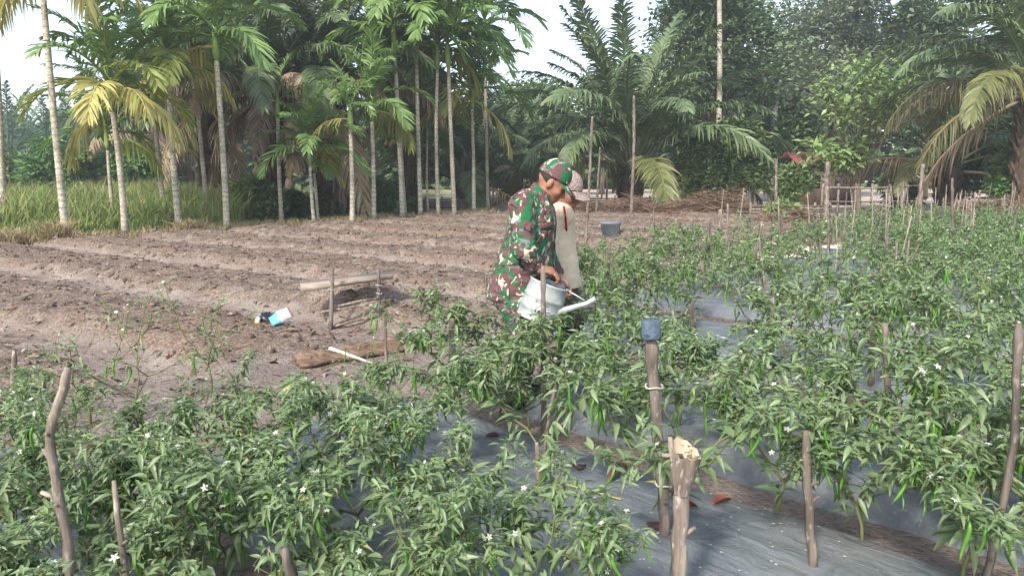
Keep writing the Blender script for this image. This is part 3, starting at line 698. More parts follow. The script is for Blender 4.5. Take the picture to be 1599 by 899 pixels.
for a, b in ((shr, elr), (shl, ell_)): F.add(cone(a, a + (b - a) * 0.9, 0.068, 0.066), 0.025)
F.ripple((0.0035, 30, 2.0), (0.002, 55, 5.0)); F.cut(cone(p2(872, 324), p2(895, 300), 0.056, 0.056)); F.clip(lambda Q: -(Q[..., 2] - p2(880, 447)[2]))
shirt2 = F.build('shirt', M_['shirt'], farmer, FL); shF = F
ax = unit(p2(886, 309) - nb2)
for nm, r, th_, off, hw, mt in (('collar', 0.070, 0.007, 0.0, 0.026, 'redtrim'), ('collar_edge', 0.075, 0.005, 0.022, 0.010, 'whitetrim')):
    F = Field(nb2 - 0.16, nb2 + 0.16, 0.006); F.add(cone(p2(871, 329), p2(882, 315), r, r - 0.002)); F.D = np.abs(F.D) - th_
    F.clip(lambda Q: np.abs((Q - p2(876, 323)) @ ax + off) - hw); F.build(nm, M_[mt], shirt2, FL)
pts = []                                              # red button band that follows the chest
for py in (321, 326, 331, 337, 344, 351, 358):
    base = np.array(P(879 + (py - 331) * 0.12, py, YF)); d = unit((0.02, -1.0, 0.0))
    for s_ in np.linspace(0.35, 0.0, 140):
        q_ = base + d * s_; i_ = np.round((q_ - shF.lo) / HS).astype(int)
        if (i_ >= 0).all() and (i_ < np.array(shF.D.shape)).all() and shF.D[tuple(i_)] < 0.0: break
    pts.append(q_ + d * 0.002)
bb = MB(); bb.tube(pts, 0.008, 6); o = bb.build('button_band', M_['redtrim'], shirt2, True); o.location = -FL
F = Field(LO, [0.75, YF + 0.45, p2(880, 430)[2]], HS); F.add(ell(p2(880, 455), (0.13, 0.15, 0.10)))
F.limb(hr, kr, ar, 0.10, 0.078, 0.06, 0.03); F.limb(hl, kl, al, 0.10, 0.078, 0.06, 0.03); F.ripple((0.005, 30, 2.0), (0.003, 55, 5.0)); F.build('trousers', M_['trousers'], farmer, FL)
make_cap(hc2, Rf, at_f, 0.02, 0.09, M_['cap'], farmer, FL); make_hair(hc2, Rf, at_f, 0.01, 0.02, 0.0, M_['hair'], farmer, FL, ()); brows(at_f, farmer, FL)
tag(farmer, 'farmer in cream polo shirt with red collar and checked cap looking down', 'person')
del F, F2, shF

# --- watering can in the soldier's hand
can = empty('watering_can', CTOP - np.array(CANA) * 0.255); CL = np.array(can.location)
axv = np.array(CANA); ctop = CTOP; cb = ctop - axv * 0.252
side = np.array(Vector((1, 0, 0)).cross(Vector(axv))); xdir = np.cross(np.array([0, 1.0, 0]), axv); xdir /= np.linalg.norm(xdir)
def lathe(mb, base, ax, prof, sides=28):
    ax = np.asarray(ax) / np.linalg.norm(ax); x = np.cross([0, 1.0, 0], ax); x /= np.linalg.norm(x); y = np.cross(ax, x)
    th = np.arange(sides) * 2 * math.pi / sides; V = []
    for (r, h) in prof: V.append(np.asarray(base) + ax * h + r * (np.cos(th)[:, None] * x + np.sin(th)[:, None] * y))
    k = len(prof); q = [[i * sides + j, i * sides + (j + 1) % sides, (i + 1) * sides + (j + 1) % sides, (i + 1) * sides + j] for i in range(k - 1) for j in range(sides)]
    mb.add(np.concatenate(V), q)
prof = [(0.001, 0), (0.132, 0), (0.136, 0.004), (0.132, 0.012)]
for hh in (0.075, 0.15): prof += [(0.130, hh - 0.008), (0.1365, hh), (0.130, hh + 0.008)]
prof += [(0.126, 0.235), (0.131, 0.243), (0.131, 0.25), (0.124, 0.252), (0.123, 0.10), (0.001, 0.09)]
cbm = MB(); lathe(cbm, cb - CL, axv, prof); cbm.build('tank', M_['can'], can, True)
sp = MB(); s0 = np.array(p(862, 490, -0.27)) - CL; s1 = np.array(p(916, 474, -0.30)) - CL; s2 = np.array(p(930, 466, -0.31)) - CL
sp.tube([s0, s0 * 0.5 + s1 * 0.5, s1, s2], [0.026, 0.021, 0.016, 0.017], 12); spout = sp.build('spout', M_['can'], can, True)
st = MB(); st.tube([np.array(p(884, 452, -0.24)) - CL, np.array(p(913, 469, -0.29)) - CL], 0.006, 6); st.build('spout_brace', M_['can'], can, True)
hd = MB(); a0 = ctop - CL - xdir * 0.115; a1 = ctop - CL + xdir * 0.115
hd.tube([a0 + (a1 - a0) * t + axv * 0.05 * math.sin(math.pi * t) ** 0.6 for t in np.linspace(0, 1, 13)], 0.010, 8); hd.build('handle', M_['darkmetal'], can, True)
hp = MB(); hp.tube([ctop - CL + axv * 0.05 + xdir * t for t in (-0.05, -0.02, 0.02, 0.05)], [0.013, 0.016, 0.016, 0.013], 10); hp.build('grip', M_['darkmetal'], can, True)
tag(can, 'pale galvanised watering can with long spout held by the man in camouflage', 'watering can')

# ------------------------------------------------------------------ PALMS
def frond_mesh(name, mat, seed, L, nl, ll, lw, arch, vee, sweep, droop, rach=0.022, petiole=0.1, seg=3, ragged=0.0, top=1.0):
    """a feather leaf that starts at the origin, leaves along +Y and bends down; leaflets in two ranks"""
    r = np.random.default_rng(seed); b = MB()
    t = np.linspace(0, 1, 13); ang = arch[0] + (arch[1] - arch[0]) * t ** 1.3
    ds = L / 12; pts = [np.zeros(3)]
    for i in range(12): pts.append(pts[-1] + ds * np.array([0, math.cos(ang[i]), math.sin(ang[i])]))
    pts = np.array(pts); pts[:, 0] += 0.03 * L * (t ** 2) * r.uniform(-1, 1)
    b.tube(pts, rach * (1 - 0.85 * t) + 0.003, 5)
    tt = np.linspace(petiole, 0.995, nl); dirs = []; pos = []; sc = []; ups = []; rl = []
    for s_ in (-1, 1):
        for q in tt:
            q = min(0.999, max(0.02, q + r.uniform(-0.5, 0.5) / nl))
            if r.random() < ragged: continue
            i = min(11, int(q * 12)); f = q * 12 - i; pp = pts[i] * (1 - f) + pts[i + 1] * f; tg = pts[i + 1] - pts[i]; tg /= np.linalg.norm(tg)
            up = np.array([0, -tg[2], tg[1]]); sd = np.array([s_, 0, 0.0])
            sw = sweep[0] + (sweep[1] - sweep[0]) * q + r.normal(0, 0.07); v = vee + r.normal(0, 0.16)
            d = tg * math.sin(sw) + math.cos(sw) * (sd * math.cos(v) + up * math.sin(v))
            env = math.sin(math.pi * min(1, 0.16 + 0.80 * q)) ** 0.6 * (0.55 + 0.45 * top * (1 - 0.35 * q))
            dirs.append(d); pos.append(pp); sc.append(ll * env * r.uniform(0.85, 1.1)); ups.append(up); rl.append(s_ * r.uniform(-0.3, 0.9))
    # leaflets as narrow strips that sag with gravity (world -Z is taken as local -Z)
    dirs = np.array(dirs); pos = np.array(pos); sc = np.array(sc)[:, None]; ups = np.array(ups); k = len(dirs)
    x = np.cross(dirs, ups); x /= np.linalg.norm(x, axis=1)[:, None] + 1e-9
    c, s2 = np.cos(rl)[:, None], np.sin(rl)[:, None]; x = c * x + s2 * ups
    ws = [0.5, 1.0, 0.75, 0.0] if seg == 3 else [0.6, 1.0, 0.0]; fr = [0, 0.3, 0.68, 1.0] if seg == 3 else [0, 0.5, 1.0]
    rows = []; dr = droop * r.uniform(0.6, 1.4, (k, 1))
    for w, f in zip(ws, fr):
        ctr = pos + dirs * sc * f * (1 - 0.25 * dr * f) + np.array([0, 0, -1.0]) * sc * dr * f ** 2
        if w == 0: rows.append(ctr[:, None])
        else: rows.append(np.stack([ctr - x * lw * w / 2, ctr + x * lw * w / 2], 1))
    V = np.concatenate(rows, 1); nv = V.shape[1]; o = (np.arange(k) * nv)[:, None]
    Q = []; n_ = len(ws)
    for i in range(n_ - 2): Q.append(o + np.array([[2 * i, 2 * i + 1, 2 * i + 3, 2 * i + 2]]))
    e = 2 * (n_ - 2); b.add(V.reshape(-1, 3), np.concatenate(Q), o + np.array([[e, e + 1, e + 2]]))
    return b.mesh(name, mat)
rd = math.radians
ARECA = [frond_mesh('areca_frond', M_['areca'], 100 + i, 1.95, 27, 0.74, 0.062, (rd(a0), rd(a1)), rd(26), (rd(32), rd(60)), 0.42, 0.03, 0.16)
         for i, (a0, a1) in enumerate([(82, 40), (70, 5), (60, -20), (46, -45), (34, -62), (12, -78)])]
ARECA_H = [frond_mesh('areca_frond_hanging', M_['areca_y'], 120 + i, 1.8, 27, 0.66, 0.06, (rd(a0), rd(a1)), rd(0), (rd(30), rd(60)), 0.75, 0.03, 0.16, ragged=0.12)
           for i, (a0, a1) in enumerate([(5, -86), (-30, -88), (25, -80)])]
OIL = [frond_mesh('oil_palm_frond', M_['oil'], 140 + i, 5.4, 84, 1.05, 0.075, (rd(a0), rd(a1)), rd(18), (rd(28), rd(56)), 0.5, 0.06, 0.22)
       for i, (a0, a1) in enumerate([(84, 42), (76, 16), (66, -12), (54, -34), (40, -52), (22, -68)])]
OIL_H = [frond_mesh('oil_palm_frond_hanging', M_['dead'], 160 + i, 4.6, 80, 0.9, 0.052, (rd(a0), rd(a1)), rd(-5), (rd(20), rd(50)), 0.85, 0.06, 0.2, ragged=0.15)
         for i, (a0, a1) in enumerate([(28, -75), (0, -86), (-30, -89)])]
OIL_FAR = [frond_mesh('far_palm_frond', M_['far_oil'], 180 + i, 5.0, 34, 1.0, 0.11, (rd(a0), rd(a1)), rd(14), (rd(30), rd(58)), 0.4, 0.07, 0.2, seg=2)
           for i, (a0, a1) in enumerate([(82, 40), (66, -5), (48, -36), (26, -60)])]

def put_frond(parent, me, loc, az, sc, mat=None, tilt=0.0):
    M = Matrix.Translation(loc) @ Matrix.Rotation(az, 4, 'Z') @ Matrix.Rotation(tilt, 4, 'Y') @ Matrix.Scale(sc, 4)
    return link('frond', me, parent, mat, M)
def areca(base, top, r, sc, label, seed, green=9, yellow=0, yg=0, hang=0, hang_mat=None, prefer=None):
    rr = random.Random(seed)
    root = empty('areca_palm', base); d = top - base; h = d.z
    tb = MB(); k = max(8, int(h * 3)); bend = rr.uniform(-0.05, 0.05)
    pts = [(d.x * t + bend * math.sin(math.pi * t) * h * 0.25, d.y * t, h * t - (0.1 if t == 0 else 0)) for t in np.linspace(0, 1, k)]
    rad = [r * (1.35 if i == 0 else 1.0 - 0.28 * i / (k - 1)) for i in range(k)]
    tb.tube(pts, rad, 10); tb.build('trunk', M_['areca_trunk'], root, True)
    sl = 0.75 * sc; dn = d.normalized()
    cs = MB(); cs.tube([d - dn * 0.05, d + dn * sl * 0.15, d + dn * sl * 0.6, d + dn * sl], [r * 0.74, r * 1.15, r * 0.9, r * 0.45], 10); cs.build('crown_shaft', M_['shaft'], root, True)
    n = green + yellow + yg; az0 = rr.uniform(0, 6.28)
    kinds = [M_['areca_y']] * yellow + [M_['areca_yg']] * yg + [None] * green
    for i in range(n):
        az = az0 + i * 2.39996 + rr.uniform(-0.25, 0.25); f = i / max(1, n - 1)
        v = min(5, int((1 - f) * 5.99)); lz = d + dn * sl * (0.55 + 0.45 * f)
        put_frond(root, ARECA[v], lz, az, sc * rr.uniform(0.85, 1.1), kinds[i], rr.uniform(-0.15, 0.15))
    for i in range(hang):
        az = (prefer[i] if prefer and i < len(prefer) else rr.uniform(0, 6.28))
        put_frond(root, ARECA_H[i % 3], d + dn * sl * 0.3, az, sc * rr.uniform(0.9, 1.1), hang_mat or M_['areca_y'])
    tag(root, label, 'palm', 'areca palms along the field edge'); return root
AR = [  # base px, top px, trunk radius, frond scale, label, green, yellow, yellow-green, hanging, directions of the hanging fronds
    ((7, 366), (-14, -60), .085, 1.0, 'slim palm with a ringed grey trunk cut by the left picture edge', 8, 0, 1, 1, None),
    ((104, 376), (66, -18), .085, 1.05, 'tall leaning slim palm with yellow hanging fronds at upper left', 5, 1, 3, 4, [1.2, 1.9, -1.6, 4.2]),
    ((196, 371), (176, 172), .08, 1.0, 'short areca palm with large yellow fronds hanging on both sides of its trunk', 7, 1, 3, 3, [-1.75, 1.5, -2.2]),
    ((180, 356), (168, 232), .06, 0.85, 'thin areca palm half hidden behind the short yellow fronded one', 7, 0, 1, 1, None),
    ((260, 354), (240, 158), .075, 0.8, 'areca palm with a small wilted yellow crown left of a taller green one', 3, 1, 3, 3, [1.6, -1.4, 0.4]),
    ((280, 360), (263, 120), .085, 1.05, 'areca palm with lush green crown and long green shaft beside the wilted one', 8, 0, 2, 1, [-1.4]),
    ((326, 349), (304, 120), .07, 0.9, 'areca palm with pale leaning trunk behind the lush green crowned palm', 7, 0, 1, 1, None),
    ((355, 362), (338, 92), .08, 1.1, 'tall green areca palm with one yellow frond hanging to its left', 10, 0, 0, 1, [1.3]),
    ((440, 347), (434, 182), .07, 0.7, 'areca palm standing left of the small bushy palm', 3, 0, 1, 0, None),
    ((491, 353), (484, 256), .055, 0.8, 'small bushy areca palm with a low round bright green crown', 15, 0, 1, 0, None),
    ((497, 345), (491, 268), .05, 0.6, 'second thin stem sharing the low bushy green crown', 8, 0, 0, 1, None),
    ((550, 354), (547, 196), .075, 0.62, 'areca palm with white trunk and dark crown right of the bushy palm', 3, 0, 0, 1, None),
    ((584, 347), (581, 188), .075, 1.0, 'areca palm with a bright leaning crown and one yellow green frond hanging', 8, 0, 0, 1, [-0.6]),
    ((629, 342), (616, 78), .085, 1.25, 'tall areca palm with green shaft, leftmost of the tall clustered group', 11, 0, 0, 0, None),
    ((633, 334), (624, 140), .06, 1.1, 'thin areca trunk standing right behind the leftmost tall clustered palm', 7, 0, 0, 0, None),
    ((657, 340), (650, 82), .08, 1.3, 'tall areca palm, second of the tall clustered group', 11, 0, 0, 1, [-1.0]),
    ((685, 340), (683, 108), .07, 1.25, 'slender white areca palm, third of the tall clustered group', 10, 0, 0, 0, None),
    ((710, 341), (700, 104), .08, 1.3, 'tall pale areca palm leaning left, fourth of the tall clustered group', 10, 0, 0, 0, None),
    ((740, 334), (737, 168), .075, 1.15, 'areca palm with light green crown at the right end of the row', 9, 0, 2, 2, [1.5, -1.8]),
    ((668, 330), (667, 215), .05, 0.9, 'thin short areca palm between the clustered tall ones', 7, 0, 0, 0, None),
    ((762, 327), (757, 66), .075, 1.35, 'areca palm whose crown stands highest against the white sky gap', 12, 0, 0, 0, None),
]
for i, (b, t, r, sc, lab, g, y, yg, hg, pf) in enumerate(AR):
    base = G(*b); base.z = min(0.0, soil_z(base.x, base.y)) - 0.02; top = P(t[0], t[1], base.y)
    areca(base, top, r, sc * 1.14, lab, 300 + i, g + 3, y, yg, hg, M_['areca_yg'] if i in (3, 12, 15) else None, pf)
base = Vector((P(1118, 322, 31).x, 31, -0.05)); top = P(1122, -70, 31)
areca(base, top, 0.125, 1.2, 'tall bare pale pole like palm trunk rising above the round bush', 350, 9, 0, 0, 0)

def oil_palm(base, th, tr, sc, label, seed, green=24, yellow=4, dead=4, fr=OIL, frh=OIL_H, az_dead=None, lean=(0, 0), group='oil palms behind the areca row', stubs=True, hang=None):
    rr = random.Random(seed); root = empty('oil_palm', base); tb = MB()
    top = np.array([lean[0], lean[1], th])
    k = 7; tb.tube([top * t + np.array([0, 0, -0.15 if t == 0 else 0]) for t in np.linspace(0, 1, k)], [tr * (1.25 if i == 0 else 1.0) * (1 + 0.06 * (i % 2)) for i in range(k)], 12)
    if stubs:                                            # old leaf bases left on the trunk
        for i in range(int(30 + th * 22)):
            t = rr.uniform(0.05, 1.0); a = i * 2.4; p0 = top * t + np.array([math.cos(a), math.sin(a), 0]) * tr * 0.8
            tb.tube([p0, p0 + np.array([math.cos(a) * 0.22, math.sin(a) * 0.22, 0.42])], [0.09, 0.035], 4)
    tb.build('trunk', M_['oiltrunk'], root)
    for i in range(green + yellow):
        f = i / (green + yellow - 1); az = i * 2.39996 + rr.uniform(-0.2, 0.2); v = min(len(fr) - 1, int((1 - f) * len(fr)))
        off = Vector(top) + Vector((-math.sin(az) * tr * 0.6, math.cos(az) * tr * 0.6, -0.3 + 0.5 * f))
        put_frond(root, fr[v], off, az, sc * rr.uniform(0.85, 1.08), M_['oil_y'] if i < yellow else None, rr.uniform(-0.25, 0.25))
    for i in range(dead):
        az = az_dead[i] if az_dead and i < len(az_dead) else rr.uniform(0, 6.28)
        off = Vector(top) + Vector((-math.sin(az) * tr * 0.7, math.cos(az) * tr * 0.7, -0.45))
        put_frond(root, frh[(0, 1, 0, 2)[i % 4]], off, az, sc * rr.uniform(0.85, 1.1), M_[hang] if hang and i % 3 else M_['dead_d'] if rr.random() < 0.45 else None, rr.uniform(-0.2, 0.2))
    return tag(root, label, 'palm', group)
def gp(px, Y, z=-0.06): v = P(px, 300, Y); return Vector((v.x, Y, z))
oil_palm(gp(985, 32), 1.7, 0.42, 1.36, 'big oil palm with fanned dark fronds in the middle beside the sky gap', 433, 40, 6, 2)
oil_palm(gp(425, 25.0), 4.5, 0.34, 0.95, 'oil palm with brown dead fronds hanging left of the small bushy palm', 402, 26, 3, 9, az_dead=[1.7, -1.3, 2.2, -1.9, 2.9, 3.4, -2.4, 1.2, -0.9])
oil_palm(gp(512, 26.6), 4.6, 0.34, 1.0, 'oil palm with broad grey brown dead fronds arching behind the white areca trunks', 403, 28, 3, 9, az_dead=[1.5, 2.0, -1.35, 2.4, -1.8, 3.1, -2.3, -2.7, 1.8])
oil_palm(gp(330, 28.5), 4.4, 0.36, 0.95, 'dark oil palm with drooping dead fronds behind the left areca palms', 404, 26, 2, 9, az_dead=[1.5, -1.5, 2.2, -2.4, 3.1, -1.8, 1.8, 2.7, -1.1])
oil_palm(gp(640, 33), 4.2, 0.38, 0.95, 'dark oil palm behind the tall clustered areca trunks', 405, 24, 2, 4)
oil_palm(gp(725, 35), 1.3, 0.4, 0.95, 'low oil palm with leaning trunk at the edge of the sandy yard', 406, 22, 3, 2)
oil_palm(gp(800, 41), 1.9, 0.38, 0.85, 'oil palm behind the two men at the back of the yard', 407, 22, 2, 2)
oil_palm(gp(1600, 23.5), 4.3, 0.38, 1.0, 'big oil palm with yellow drooping fronds at the right picture edge', 408, 34, 2, 5, az_dead=[1.3, 1.75, 2.2, 1.0, 1.5], hang='olive')
oil_palm(gp(1478, 30), 2.0, 0.36, 0.95, 'shaded oil palm with dead fronds behind the right stake rows', 409, 20, 3, 5)
oil_palm(gp(240, 36), 3.4, 0.36, 0.9, 'oil palm in shade behind the tall grass', 410, 22, 1, 4)
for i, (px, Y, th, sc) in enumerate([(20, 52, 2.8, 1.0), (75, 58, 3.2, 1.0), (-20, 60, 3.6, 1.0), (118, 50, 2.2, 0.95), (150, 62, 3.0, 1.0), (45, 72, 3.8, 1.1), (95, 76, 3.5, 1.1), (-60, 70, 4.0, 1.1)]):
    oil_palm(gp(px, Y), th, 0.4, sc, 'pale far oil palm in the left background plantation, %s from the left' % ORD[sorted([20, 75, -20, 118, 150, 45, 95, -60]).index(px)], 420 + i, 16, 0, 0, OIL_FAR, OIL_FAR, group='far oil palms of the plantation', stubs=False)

# ------------------------------------------------------------------ BROADLEAF TREES
def tree(name, base, h, tr, blobs, nleaf, ls, mat, label, seed, cat='tree', group=None, bark='bark', zflat=0.5, up=0.25, limbs=True, twigs=0, dens=2.2):
    """trunk with limbs that reach into leaf clumps; blobs are (dx, dy, z, rx, ry, rz)"""
    r = np.random.default_rng(seed); root = empty(name, base)
    tb = MB(); tx = np.array([blobs[0][0] * 0.6, blobs[0][1] * 0.6, h])
    k = 9; wob = np.cumsum(r.normal(0, 0.035 * h / 5, (k, 2)), 0); tp = np.array([np.append(tx[:2] * t + wob[i] * (t > 0), h * t - (0.15 if i == 0 else 0)) for i, t in enumerate(np.linspace(0, 1, k))])
    tb.tube(tp, tr * (1 - 0.7 * np.linspace(0, 1, k)) * np.where(np.arange(k) == 0, 1.3, 1), 9)
    cl = []
    tot = sum(b[3] * b[4] * b[5] for b in blobs) ** (1 / 1)
    C = []
    for (dx, dy, z, rx, ry, rz) in blobs:
        m = max(6, int(70 * (rx * ry * rz) / tot) + 5)
        d = rdir(m, -0.75, 1.0, r); rad = r.uniform(0.45, 1.0, m) ** 0.5
        c = np.array([dx, dy, z]) + d * rad[:, None] * np.array([rx, ry, rz]); C.append(np.concatenate([c, np.full((m, 1), (rx * ry * rz) ** (1 / 3))], 1))
    C = np.concatenate(C)
    if limbs:
        for c in C[r.permutation(len(C))[:min(len(C), 34)]]:
            j = min(k - 2, max(1, int((0.35 + 0.55 * r.random()) * k * min(1, c[2] / (h + 1e-6))))); s = tp[j]
            mid = s * 0.45 + c[:3] * 0.55 + np.array([0, 0, -0.08 * h + r.normal(0, 0.1)]); tb.tube([s, mid, c[:3]], [tr * 0.38, tr * 0.2, tr * 0.06], 5)
    for _ in range(twigs):                                # bare twigs sticking out of the crown
        c = C[r.integers(len(C))][:3]; d = rdir(1, 0.0, 1, r)[0]; tb.tube([c, c + d * r.uniform(0.5, 1.3)], [0.025, 0.006], 4)
    tb.build('trunk', M_[bark], root, True)
    nleaf = int(nleaf * dens); ls = ls * 1.12
    kk = r.choice(len(C), nleaf, p=C[:, 3] ** 1.5 / (C[:, 3] ** 1.5).sum()); sg = C[kk, 3] * 0.26
    pos = C[kk, :3] + r.normal(0, 1, (nleaf, 3)) * sg[:, None] * np.array([1, 1, 0.7])
    pos[:, 2] = np.maximum(pos[:, 2], 0.1)
    out = pos - C[kk, :3]; d = rdir(nleaf, -0.6, 0.7, r) + out / (np.linalg.norm(out, axis=1)[:, None] + 1e-6) * 0.8
    d[:, 2] -= 0.15; M = frames(d, None, r.uniform(-0.9, 0.9, nleaf), ls * r.uniform(0.65, 1.25, nleaf), pos)
    cb = MB(); cb.inst(*QUADLEAF, M); cb.build('crown', mat, root)
    return tag(root, label, cat, group)
def px_tree(name, px0, px1, py0, py1, Y, tpx, **k):
    """crown box in the photograph at depth Y -> blobs in metres"""
    a, b = P(px0, py1, Y), P(px1, py0, Y); base = gp(tpx, Y)
    cx, cz = (a.x + b.x) / 2 - base.x, (a.z + b.z) / 2; rx, rz = (b.x - a.x) / 2, (b.z - a.z) / 2
    r = random.Random(k.get('seed', 1)); nb_ = k.pop('nb', 7); bl = [(cx, 0, cz, rx * 0.6, rx * 0.6, rz * 0.6)]
    for i in range(nb_):
        an = r.uniform(0, 6.28); q = r.uniform(0.45, 0.72)
        bl.append((cx + math.cos(an) * rx * q, r.uniform(-0.5, 0.4) * rx, cz + math.sin(an) * rz * q, rx * r.uniform(0.28, 0.42), rx * r.uniform(0.28, 0.42), rz * r.uniform(0.28, 0.42)))
    return tree(name, base, k.pop('h', max(0.6, cz - base.z)), k.pop('tr', 0.14), bl, **k)
px_tree('leafy_tree', 1042, 1205, 165, 325, 30.5, 1076, nleaf=6000, ls=0.22, mat=M_['tree_m'], label='round bushy tree behind the straw heap below the tall bare trunk', seed=501, tr=0.16, nb=9)
px_tree('leafy_tree', 985, 1230, -60, 215, 39, 1110, nleaf=8500, ls=0.30, mat=M_['tree_d'], label='tall dark tree right of the big middle oil palm', seed=502, tr=0.25, nb=10)
px_tree('leafy_tree', 1170, 1420, -70, 210, 45, 1290, nleaf=7500, ls=0.30, mat=M_['tree_g'], label='tall grey green twiggy tree behind the sapling', seed=503, tr=0.22, nb=10, twigs=60)
px_tree('leafy_tree', 1380, 1520, -60, 200, 42, 1440, nleaf=5500, ls=0.30, mat=M_['tree_d'], label='dark tree between the twiggy tree and the right oil palm', seed=504, tr=0.22, nb=8)
px_tree('leafy_tree', 1440, 1640, 90, 320, 33, 1560, nleaf=5500, ls=0.27, mat=M_['tree_d'], label='dark tree behind the drooping yellow fronds', seed=505, tr=0.2, nb=8)
px_tree('leafy_tree', 1555, 1660, 180, 330, 26, 1610, nleaf=2600, ls=0.24, mat=M_['tree_m'], label='green broad leaved tree at the right edge under the palm', seed=506, tr=0.12, nb=5)
px_tree('sapling', 1262, 1445, 62, 235, 27, 1343, nleaf=1500, ls=0.25, dens=1.15, mat=M_['tree_l'], label='slender sapling with thin straight trunk and airy pale green crown', seed=507, tr=0.085, nb=9, twigs=12, bark='bark')
px_tree('sapling', 1255, 1372, 205, 275, 27.2, 1340, nleaf=300, ls=0.30, mat=M_['tree_l'], label='young tree with large bright leaves low beside the sapling trunk', seed=517, tr=0.04, nb=4)
px_tree('leafy_tree', 1165, 1300, 150, 290, 38, 1235, nleaf=4200, ls=0.28, mat=M_['tree_d'], label='dark tree behind the red roofed hut', seed=508, tr=0.16, nb=7)
px_tree('shrub', 1205, 1275, 245, 318, 28, 1240, nleaf=900, ls=0.2, mat=M_['tree_m'], label='small bright green shrub left of the red roofed hut', seed=509, cat='shrub', tr=0.05, nb=4)
px_tree('shrub', 1190, 1260, 305, 352, 22, 1225, nleaf=700, ls=0.16, mat=M_['tree_l'], label='low yellowish weed bush at the far end of the chilli field', seed=510, cat='shrub', tr=0.03, nb=4)
px_tree('leafy_tree', 560, 700, 60, 290, 39, 640, nleaf=5000, ls=0.30, mat=M_['tree_d'], label='dark tree behind the clustered areca trunks', seed=511, tr=0.2, nb=7)
px_tree('leafy_tree', 690, 800, 130, 290, 44, 750, nleaf=4000, ls=0.30, mat=M_['tree_d'], label='dark tree left of the sky gap behind the yard', seed=512, tr=0.18, nb=6)
px_tree('leafy_tree', 770, 905, 95, 270, 47, 830, nleaf=4600, ls=0.30, mat=M_['tree_m'], label='green tree below the sky gap behind the man in camouflage', seed=513, tr=0.18, nb=7)
px_tree('leafy_tree', 895, 1000, 100, 262, 50, 940, nleaf=3200, ls=0.30, mat=M_['tree_d'], label='dark tree behind the big middle oil palm', seed=514, tr=0.18, nb=6)
px_tree('leafy_tree', 180, 330, 90, 280, 44, 250, nleaf=5000, ls=0.32, mat=M_['tree_d'], label='dark tree behind the yellow fronded areca palms', seed=515, tr=0.2, nb=8)
px_tree('leafy_tree', 330, 560, -40, 260, 41, 450, nleaf=7500, ls=0.32, mat=M_['tree_d'], label='broad dark tree behind the dead palm fronds', seed=516, tr=0.25, nb=10)
for i, (x0, x1, y0, y1, Y, n, mt, lab) in enumerate([
    (40, 165, 215, 300, 33, 2200, 'bush', 'bright green thicket at the back of the grass near the left edge'),
    (-40, 60, 225, 305, 36, 1800, 'tree_m', 'darker green thicket cut by the left picture edge'),
    (140, 260, 230, 300, 34, 2000, 'bush', 'green thicket behind the shorter areca trunks'),
    (345, 445, 262, 345, 23.5, 2000, 'tree_m', 'dark green shrub at the right end of the tall grass'),
    (440, 480, 285, 345, 26, 700, 'bush', 'small shrub left of the bushy palm stems'),
    (500, 560, 268, 345, 26.5, 1100, 'tree_m', 'dark shrub right of the bushy palm stems'),
    (555, 625, 275, 338, 28.5, 1000, 'bush', 'green shrub behind the two white trunks in the middle'),
    (630, 665, 305, 336, 28.5, 400, 'bush', 'small bright shrub in front of the slat fence'),
    (1540, 1600, 270, 312, 24, 500, 'bush', 'bright green shrub among dead fronds at the right edge'),
    (1380, 1440, 280, 330, 30, 700, 'tree_d', 'dark shrub behind the right rail fence')]):
    px_tree('shrub', x0, x1, y0, y1, Y, (x0 + x1) / 2, nleaf=n, ls=0.2 if Y < 30 else 0.26, mat=M_[mt], label=lab, seed=540 + i, cat='shrub', tr=0.05, nb=5)
# mottled pale trunk between the dark trees
mt_ = MB(); b0 = gp(1205, 37.5); mt_.tube([(0, 0, -0.1), (-0.1, 0, 2.5), (-0.05, 0, 4.6), (0.1, 0, 6)], [0.17, 0.14, 0.12, 0.09], 9)
mroot = empty('leafy_tree', b0); mt_.build('trunk', M_['palegray'], mroot, True)
cbm = MB(); r_ = np.random.default_rng(9); pos = np.array([0, 0, 6.4]) + r_.normal(0, 1, (1500, 3)) * [1.2, 1.2, 0.8]
cbm.inst(*QUADLEAF, frames(rdir(1500, -0.6, 0.6, r_), None, r_.uniform(-1, 1, 1500), 0.28, pos)); cbm.build('crown', M_['tree_g'], mroot)
tag(mroot, 'tree with a mottled pale grey trunk between the dark trees on the right', 'tree')
# the wood that closes the view behind everything, one mass
wb = MB(); r_ = np.random.default_rng(77); nW = 60000
az = r_.uniform(-0.80, 0.80, nW); Yw = r_.uniform(62, 84, nW); xw = np.tan(az) * Yw
hgt = 4.6 + 4.2 * (vnoise(az * 9, az * 0 + 2, 5)) + 1.6 * vnoise(az * 31, az * 0, 8)
gapl = np.exp(-((az + 0.62) / 0.13) ** 2) * 4.2 + np.exp(-((az - 0.05) / 0.07) ** 2) * 2.4; hgt = np.maximum(3.2, hgt + np.clip((az - 0.12) * 30, 0, 7) - gapl)
zw = hgt * r_.uniform(0, 1, nW)
wb.inst(*QUADLEAF, frames(rdir(nW, -0.6, 0.7, r_), None, r_.uniform(-1, 1, nW), r_.uniform(0.8, 1.5, nW), np.stack([xw, Yw, zw], 1)))
tag(wb.build('distant_wood', M_['tree_d']), 'dark distant wood closing the view behind the palms', 'wood', kind='stuff')

